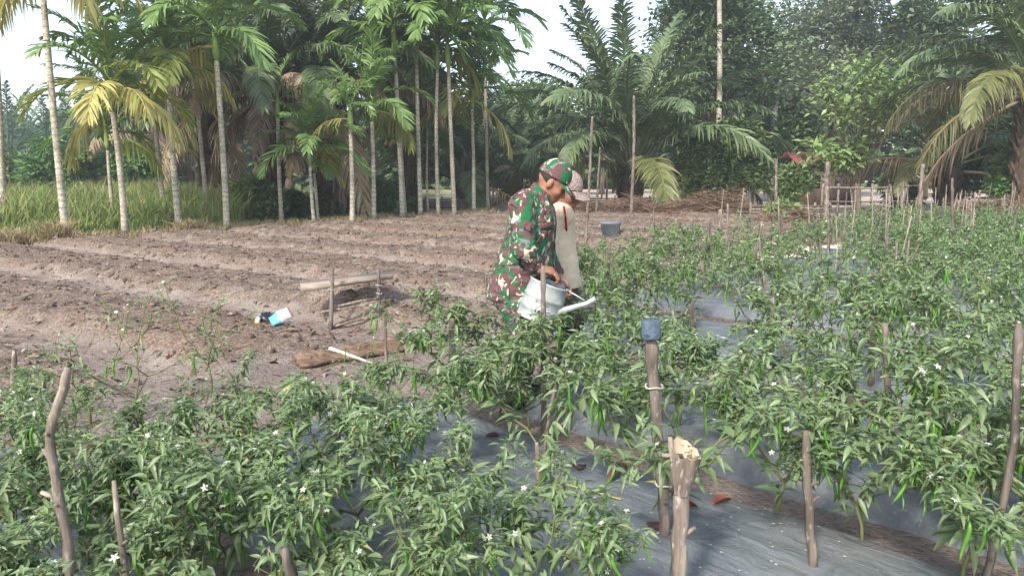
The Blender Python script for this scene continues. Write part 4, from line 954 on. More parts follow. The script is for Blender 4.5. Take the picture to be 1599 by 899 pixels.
# ------------------------------------------------------------------ HUT, SHED, FENCES
hut = empty('hut', gp(1275, 36)); hb = MB(); hb.box((0, 0, 0.95), (2.7, 2.6, 1.9)); hb.build('wall', M_['hutwall'], hut)
def gable(mb, w, dep, z0, rise, t=0.06):
    for s_ in (-1, 1):
        mb.box((0, s_ * dep / 4, z0 + rise / 2), (w, math.hypot(dep / 2, rise), t), Matrix.Rotation(-s_ * math.atan2(rise, dep / 2), 3, 'X'))
rb = MB(); gable(rb, 3.2, 3.2, 1.85, 0.6); rb.build('roof', M_['roofred'], hut)
for x in (-0.7, 0.6):
    wbm = MB(); wbm.box((x, -1.31, 1.1), (0.6, 0.04, 0.6)); wbm.build('window', M_['boot'], hut)
tag(hut, 'small dark hut with red roof behind the sapling', 'hut')
shed = empty('shed', gp(1000, 41)); rb = MB(); rb.box((0, 0, 2.02), (4.4, 2.6, 0.05), Matrix.Rotation(0.12, 3, 'X')); rb.build('roof', M_['rust'], shed)
for x in (-2, 2):
    for y in (-1.1, 1.1):
        pb = MB(); pb.tube([(x, y, -0.1), (x, y, 1.95)], 0.06, 6); pb.build('post', M_['wood'], shed)
tag(shed, 'open shed with rusty tin roof behind the big middle oil palm', 'shed')
def slat_fence(px0, px1, Y, h, ns_, label, posts=6, mat='wood', r=0.02, flat=True):
    a, b = gp(px0, Y, 0), gp(px1, Y, 0); root = empty('fence', (a + b) / 2 + Vector((0, 0, -0.06))); L = b.x - a.x
    for i in range(ns_):
        z = 0.1 + (h - 0.1) * i / max(1, ns_ - 1); sb_ = MB()
        if flat: sb_.box((0, 0, z), (L, 0.02, h / ns_ * 0.62), Matrix.Rotation(random.uniform(-0.006, 0.006), 3, 'Y'))
        else: sb_.tube([(-L / 2, 0, z + random.uniform(-.1, .1)), (0, 0, z + random.uniform(-.08, .08)), (L / 2, 0, z + random.uniform(-.1, .1))], r, 6)
        sb_.build('slat' if flat else 'rail', M_[mat], root)
    for i in range(posts):
        x = -L / 2 + L * i / (posts - 1); pb = MB(); pb.tube([(x, 0.05, -0.1), (x + random.uniform(-.04, .04), 0.05, h + 0.12)], 0.04, 6); pb.build('post', M_[mat], root)
    return tag(root, label, 'fence')
slat_fence(640, 765, 30.5, 0.42, 5, 'low grey slat fence behind the clustered areca trunks')
slat_fence(905, 1045, 29.0, 0.52, 6, 'low dark board fence in front of the big middle oil palm', mat='hutwall')
slat_fence(1175, 1300, 23.5, 0.5, 5, 'low split bamboo fence behind the weed bush')
slat_fence(1285, 1440, 25.5, 1.05, 3, 'rail fence of thin poles behind the right stake rows', 7, 'wood', 0.03, False)

# ------------------------------------------------------------------ GRASS (nobody could count it)
def blades(name, x, y, z, h, w, lean, mat, label, cat, seed):
    r = np.random.default_rng(seed); k = len(x); a = r.uniform(0, 6.28, k); sd = np.stack([np.cos(a), np.sin(a), np.zeros(k)], 1)
    b = r.uniform(0, 6.28, k); ld = np.stack([np.cos(b), np.sin(b), np.zeros(k)], 1) * (lean * r.uniform(0.2, 1.3, k))[:, None]
    p0 = np.stack([x, y, z], 1); h = h[:, None]; upv = np.array([0, 0, 1.0])
    p1 = p0 + upv * h * 0.55 + ld * h * 0.3; p2 = p0 + upv * h * (1 - 0.25 * lean) + ld * h
    V = np.stack([p0 - sd * w / 2, p0 + sd * w / 2, p1 - sd * w / 2, p1 + sd * w / 2, p2], 1); o = (np.arange(k) * 5)[:, None]
    mb = MB(); mb.add(V.reshape(-1, 3), o + np.array([[0, 1, 3, 2]]), o + np.array([[2, 3, 4]]))
    return tag(mb.build(name, mat), label, cat, kind='stuff')
r_ = np.random.default_rng(21)
k = 34000; u_ = -19.6 - 15 * r_.random(k) ** 1.25; n_ = r_.uniform(1.5, 17.5, k); x = u_ * C43 + n_ * S43; y = -u_ * S43 + n_ * C43
den = fbm(x * 0.35, y * 0.35, 51, 3); keep = (np.abs(x / y) < 0.75) & (x < -7.9 - 1.2 * den); x, y, den = x[keep], y[keep], den[keep]
h = (0.75 + 1.3 * np.clip(den + 0.2, 0, 1)) * r_.uniform(0.6, 1.25, len(x)) * np.clip((to_un(x, y)[0] + 18.9) / -1.6, 0.3, 1)
sel = r_.random(len(x)) < 0.84
blades('tall_grass', x[sel], y[sel], np.full(sel.sum(), -0.06), h[sel], 0.035, 0.5, M_['grass'], 'tall green grass behind the left areca palms', 'grass', 22)
s2 = ~sel; blades('seeding_grass', x[s2], y[s2], np.full(s2.sum(), -0.06), h[s2] * 1.08, 0.025, 0.35, M_['drygrass'], 'thin straw coloured seed stalks in the tall green grass', 'grass', 23)
k = 9000; u_ = r_.normal(-18.35, 0.42, k); n_ = r_.uniform(2, 25, k); x, y = un(u_, n_); keep = (np.abs(x / y) < 0.75) & (fbm(x * 0.6, y * 0.6, 61, 3) > -0.08); x, y = x[keep], y[keep]
blades('dry_grass', x, y, np.full(len(x), -0.05), r_.uniform(0.08, 0.42, len(x)), 0.02, 0.7, M_['drygrass'], 'dry straw coloured grass along the foot of the areca palms', 'grass', 24)
k = 9000; u_ = r_.uniform(-20.5, -18.0, k); n_ = r_.uniform(2, 16, k); x, y = un(u_, n_)
blades('short_grass', x, y, np.full(k, -0.06), r_.uniform(0.05, 0.16, k), 0.02, 0.7, M_['grass'], 'short green grass between the areca palms and the field', 'grass', 26)
for i, (px, py, lab) in enumerate([(88, 384, 'dry straw clump right in front of the tall leaning palm'), (14, 386, 'dry straw clump at the left picture edge'), (300, 368, 'dry straw clump between the areca trunks')]):
    b0 = G(px, py, 0.0); kk = 420; a = r_.uniform(0, 6.28, kk); q = r_.random(kk) ** 0.7 * 0.32
    o = blades('straw_clump', q * np.cos(a), q * np.sin(a), np.zeros(kk) - 0.03, r_.uniform(0.2, 0.62, kk), 0.018, 0.9, M_['drygrass'], lab, 'grass', 70 + i); o.location = (b0.x, b0.y, surf_z(b0.x, b0.y)); del o['kind']; o['group'] = 'dry straw clumps along the palms'
# heap of cut straw at the end of the field
def straw_heap(px0, px1, Y, hgt, k, lab, seed):
    a, b = gp(px0, Y), gp(px1, Y); r = np.random.default_rng(seed); L = (b.x - a.x) / 2; mb = MB()
    t = r.uniform(-1, 1, k); w = r.normal(0, 0.5, k); z = hgt * np.sqrt(np.maximum(0, 1 - t ** 2)) * np.exp(-w ** 2) * r.random(k) * (0.55 + 0.9 * vnoise(t * 4, t * 0, seed))
    d = rdir(k, -0.25, 0.45, r); tv = np.array([[-.012, 0, 0], [.012, 0, 0], [0.006, 1, 0.0], [-0.006, 1, 0]])
    mb.inst(tv * [1.3, 1, 1], [[0, 1, 2, 3]], None, frames(d, None, r.uniform(-1, 1, k), r.uniform(0.25, 0.7, k), np.stack([t * L, w, z], 1)))
    o = mb.build('straw_heap', M_['strawheap']); o.location = ((a.x + b.x) / 2, Y, 0.0); return tag(o, lab, 'straw heap')
straw_heap(895, 1060, 25.2, 0.55, 5200, 'long reddish heap of cut straw in front of the board fence', 81)
straw_heap(1040, 1175, 25.6, 0.85, 4200, 'taller heap of cut straw and brush below the round bushy tree', 82)
straw_heap(1480, 1620, 21.0, 0.7, 4200, 'brown brush heap at the right end of the stake rows', 83)
straw_heap(1190, 1290, 21.0, 0.4, 1800, 'low straw heap beside the split bamboo fence', 84)

# ------------------------------------------------------------------ LITTER on the soil
k = 9500; r_ = np.random.default_rng(33); u_ = -18 + 14.5 * r_.random(k) ** 0.75; n_ = r_.uniform(-2, 22, k); x, y = un(u_, n_)
T_ = y * math.cos(TH) + CAM_H * math.sin(TH); keep = (np.abs(x / T_) < 0.75) & (T_ > 2.5); x, y = x[keep], y[keep]; z = soil_height(x, y)[0]; kk = len(x)
lt, lq, ltr = leaf_tpl(1, 0.4, 0.35, 0.3, 2); d = rdir(kk, -0.12, 0.28, r_)
mb = MB(); mb.inst(lt, lq, ltr, frames(d, None, r_.uniform(-0.7, 0.7, kk), r_.uniform(0.035, 0.12, kk), np.stack([x, y, z + 0.012], 1)))
tw = np.array([[-.02, 0, 0], [.02, 0, 0], [0.012, 1, 0.0], [-0.012, 1, 0], [0, 0, .03], [0, 1, 0.02]])
k2 = r_.permutation(kk)[:kk // 2]; mb.inst(tw, [[0, 1, 2, 3], [1, 4, 5, 2], [4, 0, 3, 5]], None, frames(rdir(len(k2), -0.1, 0.2, r_), None, None, r_.uniform(0.08, 0.3, len(k2)), np.stack([x[k2] + .04, y[k2] + .05, z[k2] + 0.02], 1)))
tag(mb.build('leaf_litter', M_['litter']), 'dry leaves and root bits scattered over the tilled soil', 'litter', kind='stuff')
# earth clods on the ridges
k = 14000; u_ = r_.uniform(-18, -4.8, k); n_ = r_.uniform(-2, 22, k); x, y = un(u_, n_); T_ = y * math.cos(TH) + CAM_H * math.sin(TH); z, rid = soil_height(x, y); keep = (np.abs(x / T_) < 0.75) & (rid > 0.3); x, y, z = x[keep], y[keep], z[keep]; kk = len(x)
ov = np.array([[1, 0, 0], [-1, 0, 0], [0, 1, 0], [0, -1, 0], [0, 0, 1], [0.2, 0.3, -1.]]); ot = [[0, 2, 4], [2, 1, 4], [1, 3, 4], [3, 0, 4], [2, 0, 5], [1, 2, 5], [3, 1, 5], [0, 3, 5]]
mb = MB(); mb.inst(ov * [1, 1.3, 0.7], None, ot, frames(rdir(kk, -0.6, 0.6, r_), None, r_.uniform(-2, 2, kk), 0.012 + 0.045 * r_.random(kk) ** 3, np.stack([x, y, z], 1)))
tag(mb.build('earth_clods', M_['soil']), 'small earth clods on the tilled ridges', 'clods', kind='stuff')

# ------------------------------------------------------------------ CHILLI PLANTS
LEAFT = [leaf_tpl(1, w, f, d, 4) for (w, f, d) in ((0.31, 0.25, 0.30), (0.25, 0.32, 0.5), (0.34, 0.18, 0.15), (0.27, 0.36, 0.65))]
LEAF_ME = []
for (v, q, t) in LEAFT:
    b = MB(); b.add(v, q, t); LEAF_ME.append(b.mesh('leaf', M_['leaf'], True))
CH_ME = []
for i in range(4):
    b = MB(); t = np.linspace(0, 1, 8); cv = 0.10 + 0.1 * i
    pts = np.stack([cv * t ** 2 * 0.9, 0.06 * np.sin(t * 5 + i), -t], 1); rad = np.array([0.02, 0.055, 0.062, 0.058, 0.052, 0.045, 0.03, 0.006]) * (1 + 0.12 * np.sin(np.arange(8) * 2.1 + i))
    b.tube(pts, rad, 7); b.tube([(0, 0, 0.16), (0.01, 0, 0.06), (0, 0, -0.02)], [0.014, 0.016, 0.04], 5); CH_ME.append(b.mesh('chilli', M_['chilli'], True))
b = MB()
for i in range(5):
    a = i * 1.2566; c, s_ = math.cos(a), math.sin(a); b.add([[0, 0, 0], [c * .5 - s_ * .24, s_ * .5 + c * .24, .12], [c, s_, 0.02], [c * .5 + s_ * .24, s_ * .5 - c * .24, .12]], None, [[0, 1, 2], [0, 2, 3]])
b.tube([(0, 0, -0.02), (0, 0, 0.26)], [0.13, 0.07], 5); FLOWER_ME = b.mesh('flower', M_['petal'])

def plant_data(seed, h, spread, dens, lsz, nfruit, nflower, young=0.3):
    """branch skeleton, leaf frames (mature and young), fruit and flower points of one chilli plant"""
    r = np.random.default_rng(seed); st = MB(); nodes = []; tips = []
    h0 = h * r.uniform(0.17, 0.25); lean = r.normal(0, 0.03, 2); fork = np.array([lean[0], lean[1], h0])
    st.tube([(0, 0, -0.05), fork * 0.5 + [0.008, 0, 0], fork], [0.009, 0.008, 0.007], 6)
    nodes.append((fork * 0.8, np.array([0, 0, 1.0]), 1))
    def grow(p0, az, el, L, lev, rad):
        d = np.array([math.cos(az) * math.cos(el), math.sin(az) * math.cos(el), math.sin(el)]); p1 = p0 + d * L
        mid = (p0 + p1) / 2 + r.normal(0, 0.010, 3); st.tube([p0, mid, p1], [rad, rad * 0.85, rad * 0.7], 4, cap=False)
        for f in ((0.45, 0.8) if lev < 3 else (0.3, 0.6, 0.9)): nodes.append((p0 + (p1 - p0) * f, d, lev))
        if lev == 4: tips.append((p1, d)); return
        kids = 2 if lev < 3 else r.integers(2, 4)
        for j in range(kids): grow(p1, az + (j - (kids - 1) / 2) * r.uniform(0.8, 1.5) + r.normal(0, 0.35), min(1.3, max(-0.15, el + r.normal(-0.06, 0.30))), L * r.uniform(0.6, 0.9), lev + 1, rad * 0.68)
    n1 = r.integers(3, 5); a0 = r.uniform(0, 6.28)
    for j in range(n1): grow(fork, a0 + j * 6.283 / n1 + r.normal(0, 0.25), r.uniform(0.5, 1.0) / spread ** 0.5, h * 0.29 * r.uniform(0.8, 1.15), 1, 0.0062)
    D, Pp, S, R = [], [], [], []; yD, yP, yS, yR = [], [], [], []
    for (q, d, lev) in nodes:
        for _ in range(int(r.poisson(dens * (0.55, 0.62, 0.55, 0.5)[lev - 1]))):
            a = r.uniform(0, 6.28); e = r.uniform(-0.65, 0.55); D.append([math.cos(a) * math.cos(e), math.sin(a) * math.cos(e), math.sin(e)])
            Pp.append(q + r.normal(0, 0.016, 3)); S.append(lsz * r.uniform(0.6, 1.3) * (1.3, 1.2, 1.0, 0.8)[lev - 1]); R.append(r.normal(0, 0.4))
    for (q, d) in tips:
        for _ in range(int(r.poisson(dens * 1.5))):
            a = r.uniform(0, 6.28); e = r.uniform(-0.4, 0.9); tgt = (yD, yP, yS, yR) if r.random() < young else (D, Pp, S, R)
            tgt[0].append([math.cos(a) * math.cos(e), math.sin(a) * math.cos(e), math.sin(e)]); tgt[1].append(q + r.normal(0, 0.016, 3)); tgt[2].append(lsz * r.uniform(0.3, 0.75)); tgt[3].append(r.normal(0, 0.4))
    Mm = frames(np.array(D), None, np.array(R), np.array(S), np.array(Pp)); My = frames(np.array(yD), None, np.array(yR), np.array(yS), np.array(yP)) if yD else np.zeros((0, 4, 4))
    outer = [i for i in r.permutation(len(nodes)) if np.hypot(*nodes[i][0][:2]) > 0.10 and nodes[i][0][2] > 0.2][:nfruit]
    fr = [(nodes[i][0] * [1.06, 1.06, 0.97], r.uniform(0.085, 0.14), r.uniform(0, 6.28), r.integers(4)) for i in outer]
    allp = [t_[0] for t_ in tips]; fl = [(allp[i] + np.array([0, 0, r.uniform(-0.03, 0.02)]) + r.normal(0, 0.015, 3), r.uniform(0.010, 0.0155), r.uniform(0, 6.28), r.uniform(-1.3, 1.3)) for i in r.permutation(len(allp))[:nflower]]
    return st, Mm, My, fr, fl
def fruit_M(f): return Matrix.Translation(f[0]) @ Matrix.Rotation(f[2], 4, 'Z') @ Matrix.Rotation(0.12, 4, 'X') @ Matrix.Scale(f[1], 4)
def flower_M(f): return Matrix.Translation(f[0]) @ Matrix.Rotation(f[2], 4, 'Z') @ Matrix.Rotation(f[3], 4, 'X') @ Matrix.Scale(f[1], 4)
def mesh_inst(mb, me, Ms, m=0):
    n = len(me.vertices); co = np.zeros(n * 3); me.vertices.foreach_get('co', co); co = co.reshape(-1, 3)
    qs = [list(p_.vertices) for p_ in me.polygons if len(p_.vertices) == 4]; ts = [list(p_.vertices) for p_ in me.polygons if len(p_.vertices) == 3]
    if Ms: mb.inst(co, qs, ts, np.array([np.array(M) for M in Ms]), m)
NEARV, FARV = [], []
def make_variant(seed, near, h, spread, dens, lsz, nfruit, nflower, young):
    st, Mm, My, fr, fl = plant_data(seed, h, spread, dens, lsz, nfruit, nflower, young)
    r = np.random.default_rng(seed + 1); fo = MB(); big = []
    order = np.argsort(-(np.linalg.norm(Mm[:, :3, 1], axis=1) * (0.6 + Mm[:, 2, 3] + np.hypot(Mm[:, 0, 3], Mm[:, 1, 3])))); nbig = 70 if near else 0
    for j in range(4):
        sel = order[nbig:][j::4]; fo.inst(*LEAFT[j], Mm[sel])
        yo = My[j::4]; fo.inst(*LEAFT[j], yo, 1)
    d = {'stem': st.mesh('stem', M_['stem'], True), 'foliage': fo.mesh('foliage', [M_['leaf'], M_['young']], True), 'leaves': [(int(i) % 4, Matrix(Mm[i].tolist())) for i in order[:nbig]], 'fruit': fr, 'flower': fl}
    if not near:
        fb_ = MB()
        for q in range(4): mesh_inst(fb_, CH_ME[q], [fruit_M(f) for f in fr if f[3] == q])
        mesh_inst(fb_, FLOWER_ME, [flower_M(f) for f in fl], 1)
        d['pods'] = fb_.mesh('pods', [M_['chilli'], M_['petal']], True)
    return d
for i in range(7): NEARV.append(make_variant(900 + i, True, [0.86, 0.76, 0.92, 0.82, 0.72, 0.88, 0.8][i], 1.0 + 0.15 * (i % 3), 7.0, 0.070, 20, 24, 0.42))
SPARSE = [make_variant(930 + i, True, 0.8, 1.0, 1.3, 0.055, 3, 14, 0.7) for i in range(3)]
for i in range(7): FARV.append(make_variant(950 + i, False, [0.9, 0.8, 0.96, 0.86, 0.8, 0.98, 0.88][i], 1.0 + 0.15 * (i % 3), 5.6, 0.072, 18, 24, 0.5))

plants = []
def put_plant(var, u, n, label, group, rot=None, sc=1.0, detail=2):
    x, y = un(u, n); z = surf_z(x, y) - 0.01; root = empty('chilli_plant', (x, y, z)); root.rotation_euler.z = random.uniform(0, 6.28) if rot is None else rot
    s_ = sc; root.scale = (s_, s_, s_ * random.uniform(0.94, 1.06))
    link('stem', var['stem'], root); fo = link('foliage', var['foliage'], root); fo['kind'] = 'stuff'
    if 'pods' in var:
        po = link('pods', var['pods'], root); po['kind'] = 'stuff'
    else:
        for (i, M) in var['leaves']: link('leaf', LEAF_ME[i], root, None, M)
        for f in var['fruit']: link('chilli', CH_ME[f[3]], root, None, fruit_M(f))
        for f in var['flower']: link('flower', FLOWER_ME, root, None, flower_M(f))
    tag(root, label, 'chilli plant', group); plants.append(root); return root
rp = random.Random(5)
# (row n, list of u, kind)  - the rows as they stand in the photograph
ROWS = [(-0.15, np.arange(-3.9, -2.2, 0.34), 'mix', 'row at the lower left picture corner'), (0.30, np.arange(-4.3, -1.6, 0.33), 'mix', 'nearest foreground row'), (0.62, np.arange(-4.0, -1.6, 0.36), 'mix', 'row between the two nearest foreground rows'), (0.92, np.arange(-4.15, -1.2, 0.29), 'mix', 'second foreground row'),
        (1.47, np.arange(-3.3, -1.12, 0.26), 'near', 'third foreground row'), (1.95, np.array([-2.78, -2.46]), 'near', 'short row at the edge of the bare plastic'),
        (2.44, np.array([-2.06, -1.43]), 'near', 'middle of the bare plastic'), (2.90, np.array([-3.42, -3.12, -2.84, -2.58, -1.16, -0.80, -0.45, -0.12]), 'near', 'far side of the foreground bed'),
        (3.60, np.arange(-2.95, 0.6, 0.31), 'near', 'near side of the bed behind the capped post'), (4.38, np.arange(-3.0, 0.4, 0.34), 'near', 'far side of the bed behind the capped post')]
gaps = [(3.60, -1.40), (3.60, -1.09), (4.38, -1.30), (4.38, -0.96), (4.38, -2.66), (4.38, -2.32), (4.38, -1.98)]
for (n0, uarr, kind, nm) in ROWS:
    c = 0
    for u0 in uarr:
        u = u0 + rp.uniform(-0.06, 0.06); n = n0 + rp.uniform(-0.06, 0.06); x, y = un(u, n); t = depth_of(x, y)
        if t < 1.2 or not in_view(x, y, 0.5, 0.18) or any(abs(n0 - g_[0]) < 0.05 and abs(u0 - g_[1]) < 0.2 for g_ in gaps): continue
        left = u < -3.3 and n0 < 1.8
        if left and rp.random() < 0.12: continue
        var = SPARSE[rp.randrange(3)] if (left and rp.random() < 0.6) or (kind == 'mix' and rp.random() < 0.1) else NEARV[rp.randrange(7)]
        lab = '%s chilli plant from the left, %s' % (ORD[min(c, 19)], nm)
        put_plant(var, u, n, lab, 'chilli plants', sc=rp.uniform(0.92, 1.08) * (0.80 if n0 < 2 else 1.04 if n0 == 2.90 and u0 < -3.0 else 0.88 if n0 == 2.90 and u0 < -2.5 else 1.0) * (0.85 if left else 1.0)); c += 1
for k in range(3, 10):
    a, b = BED[k]; c = 0
    for (side, n0) in (('near', a + 0.25), ('far', b - 0.25)):
        c = 0
        for u0 in np.arange(BEDU0[k] + (0.2 if k < 5 or k > 7 else 0.75), 1.5, 0.34):
            u = u0 + rp.uniform(-0.08, 0.08); n = n0 + rp.uniform(-0.07, 0.07); x, y = un(u, n)
            if not in_view(x, y, 0.5, 0.06): continue
            if k == 3 and -3.25 < u0 < -2.25: continue
            if k == 4 and (-3.0 < u0 < -1.75): continue
            if k == 5 and -4.1 < u0 < -3.1: continue
            if k == 6 and -2.9 < u0 < -2.2: continue
            if rp.random() < 0.2: continue
            lab = ('%s chilli plant from left, %s row of the %s bed behind the capped post' % (ORD[min(c, 19)], side, ORD[k - 2]))
            put_plant(FARV[rp.randrange(7)], u, n, lab, 'chilli plants' if k < 6 else 'chilli plants of the far rows', sc=rp.uniform(0.82, 1.05)); c += 1
# tall leggy seedlings that stand up against the bare soil at left
for i, (px, py, lab) in enumerate([(140, 640, 'leggy pale chilli plant standing up against the bare soil at left'), (205, 640, 'leggy pale chilli plant with white flowers right of the crooked branch'), (330, 590, 'thin sparse chilli plant in front of the tilled soil'), (630, 640, 'small chilli plant at the soil path left of the square post')]):
    g_ = G(px, py, 0.1); u, n = to_un(g_.x, g_.y); put_plant(SPARSE[i % 3], u, n, lab, 'chilli plants', sc=1.0 if i < 3 else 0.7)

# ------------------------------------------------------------------ STAKES
def stake(pts_px, r, label, Y=None, mat='wood', base_z=None, taper=0.85, fork=None, group='wooden stakes in the chilli field', name='stake', below=None):
    """pixels from the foot to the top; the foot stands on the ground unless Y is given"""
    fx, fy = pts_px[0]
    if Y is None:
        z = 0.1; g_ = G(fx, fy, z)
        for _ in range(4): z = surf_z(g_.x, g_.y); g_ = G(fx, fy, z)
        Y = g_.y; foot = g_
    else:
        foot = P(fx, fy, Y); foot.z = surf_z(foot.x, Y)
    pts = [Vector((foot.x, foot.y, foot.z - 0.12)), foot] + [P(a, b, Y) for (a, b) in pts_px[1:]]
    pts = [p_ - foot for p_ in pts]; fine = [pts[0]]
    rr = random.Random(int(fx * 7 + fy))
    for a, b in zip(pts[1:-1], pts[2:]):
        L = (b - a).length; m = max(2, int(L / 0.055))
        for j in range(m): fine.append(a.lerp(b, j / m) + Vector((rr.uniform(-1, 1), rr.uniform(-1, 1), 0)) * r * 0.2)
    fine.append(pts[-1]); k = len(fine)
    rad = [r * (1 + (taper - 1) * i / (k - 1)) * rr.uniform(0.88, 1.08) * (1.28 if r > 0.012 and rr.random() < 0.09 else 1.0) for i in range(k)]; rad[-1] *= 0.72
    root = empty(name, foot) if fork else None
    mb = MB(); mb.tube(fine, rad, 9 if r > 0.015 else 6)
    if r > 0.012 and k > 7:                               # stubs of broken side twigs
        for _ in range(rr.randint(1, 3)):
            c_ = fine[rr.randint(3, k - 2)]; a_ = rr.uniform(0, 6.28); e_ = Vector((math.cos(a_), math.sin(a_), 0.7)) * r * rr.uniform(1.4, 2.2); mb.tube([c_, c_ + e_], [r * 0.42, r * 0.26], 6)
    if fork is None: o = mb.build(name, M_[mat], None, True); o.location = foot; return tag(o, label, 'stake', group)
    mb.build('shaft', M_[mat], root, True)
    for (a, b, rr_) in fork:
        fb2 = MB(); fb2.tube([P(*a, Y) - foot, P(*b, Y) - foot], [rr_, rr_ * 0.8], 7); fb2.build('branch', M_[mat], root, True)
    return tag(root, label, 'stake', group)
stake([(26, 700), (23, 640), (22, 547)], 0.017, 'pale smooth stake at the left picture edge', mat='bark_y')
stake([(116, 1050), (106, 842), (95, 790), (78, 700), (80, 660), (101, 605), (106, 574)], 0.0125, 'crooked pale branch standing in the left foreground plants', Y=1.75, mat='bark_y', fork=[((92, 778), (64, 768), .007), ((79, 720), (68, 700), .006)])
stake([(210, 1060), (192, 850), (178, 750)], 0.013, 'short pointed stake right of the crooked branch', Y=1.65, taper=0.5, mat='bark_y')
stake([(470, 1060), (455, 900), (446, 855)], 0.017, 'grey stump of a stake at the bottom picture edge', Y=1.6, taper=0.6)
# split post in the foreground
sr = stake([(1058, 960), (1060, 840), (1066, 740)], 0.027, 'thick split post with torn pale top in the foreground', Y=2.25, mat='bark_y', taper=1.0, fork=[((1055, 770), (1046, 682), .010)])
f0 = Vector(sr.location); pa, pb_ = P(1064, 770, 2.25) - f0, P(1069, 690, 2.25) - f0; axs = np.array((pb_ - pa).normalized()); Ls = (pb_ - pa).length
sx_ = np.cross([0, 1.0, 0], axs); sx_ /= np.linalg.norm(sx_); sy_ = np.cross(axs, sx_); na = 16; tha = np.arange(na) * 2 * math.pi / na; rj = np.random.default_rng(3)
jag = 0.86 + 0.13 * np.cos(tha - 2.3) + np.array([0.0, 0.02, -0.02, 0.03, 0.0, 0.04, -0.01, 0.03, -0.03, 0.0, -0.08, -0.05, 0.02, 0.0, 0.05, -0.02]); rings = []
for (t, r0) in ((0.0, 0.0265), (0.35, 0.030), (0.6, 0.036), (1.0, 0.043)):
    tz = np.full(na, t * Ls * 0.55) if t < 1 else jag * Ls; rr_ = r0 * (1 + 0.10 * np.sin(3 * tha + t * 4) + rj.normal(0, 0.04, na)); rr_ = rr_ * np.where((np.cos(tha) > 0.5) & (t == 1.0), 1.22, 1)
    rings.append(np.array(pa) + tz[:, None] * axs + rr_[:, None] * (np.cos(tha)[:, None] * sx_ + np.sin(tha)[:, None] * sy_))
tq = [[i * na + j, i * na + (j + 1) % na, (i + 1) * na + (j + 1) % na, (i + 1) * na + j] for i in range(3) for j in range(na)]
sp_ = MB(); sp_.add(np.concatenate(rings), tq); sp_.build('torn_bark', M_['bark_y'], sr)
inn = [rings[3] * 0.999 + np.array(pa) * 0.001, np.array(pa) + 0.66 * Ls * axs + 0.012 * (np.cos(tha)[:, None] * sx_ + np.sin(tha)[:, None] * sy_)]
sp_ = MB(); sp_.add(np.concatenate(inn + [[np.array(pa) + 0.66 * Ls * axs]]), [[j, (j + 1) % na, na + (j + 1) % na, na + j] for j in range(na)], [[na + j, na + (j + 1) % na, 2 * na] for j in range(na)])
sp_.build('torn_core', M_['split'], sr)
hb_ = MB(); hb_.tube([P(1033, 710, 2.25) - f0, P(1066, 712, 2.25) - f0], 0.008, 6); hb_.build('cross_twig', M_['bark_y'], sr)
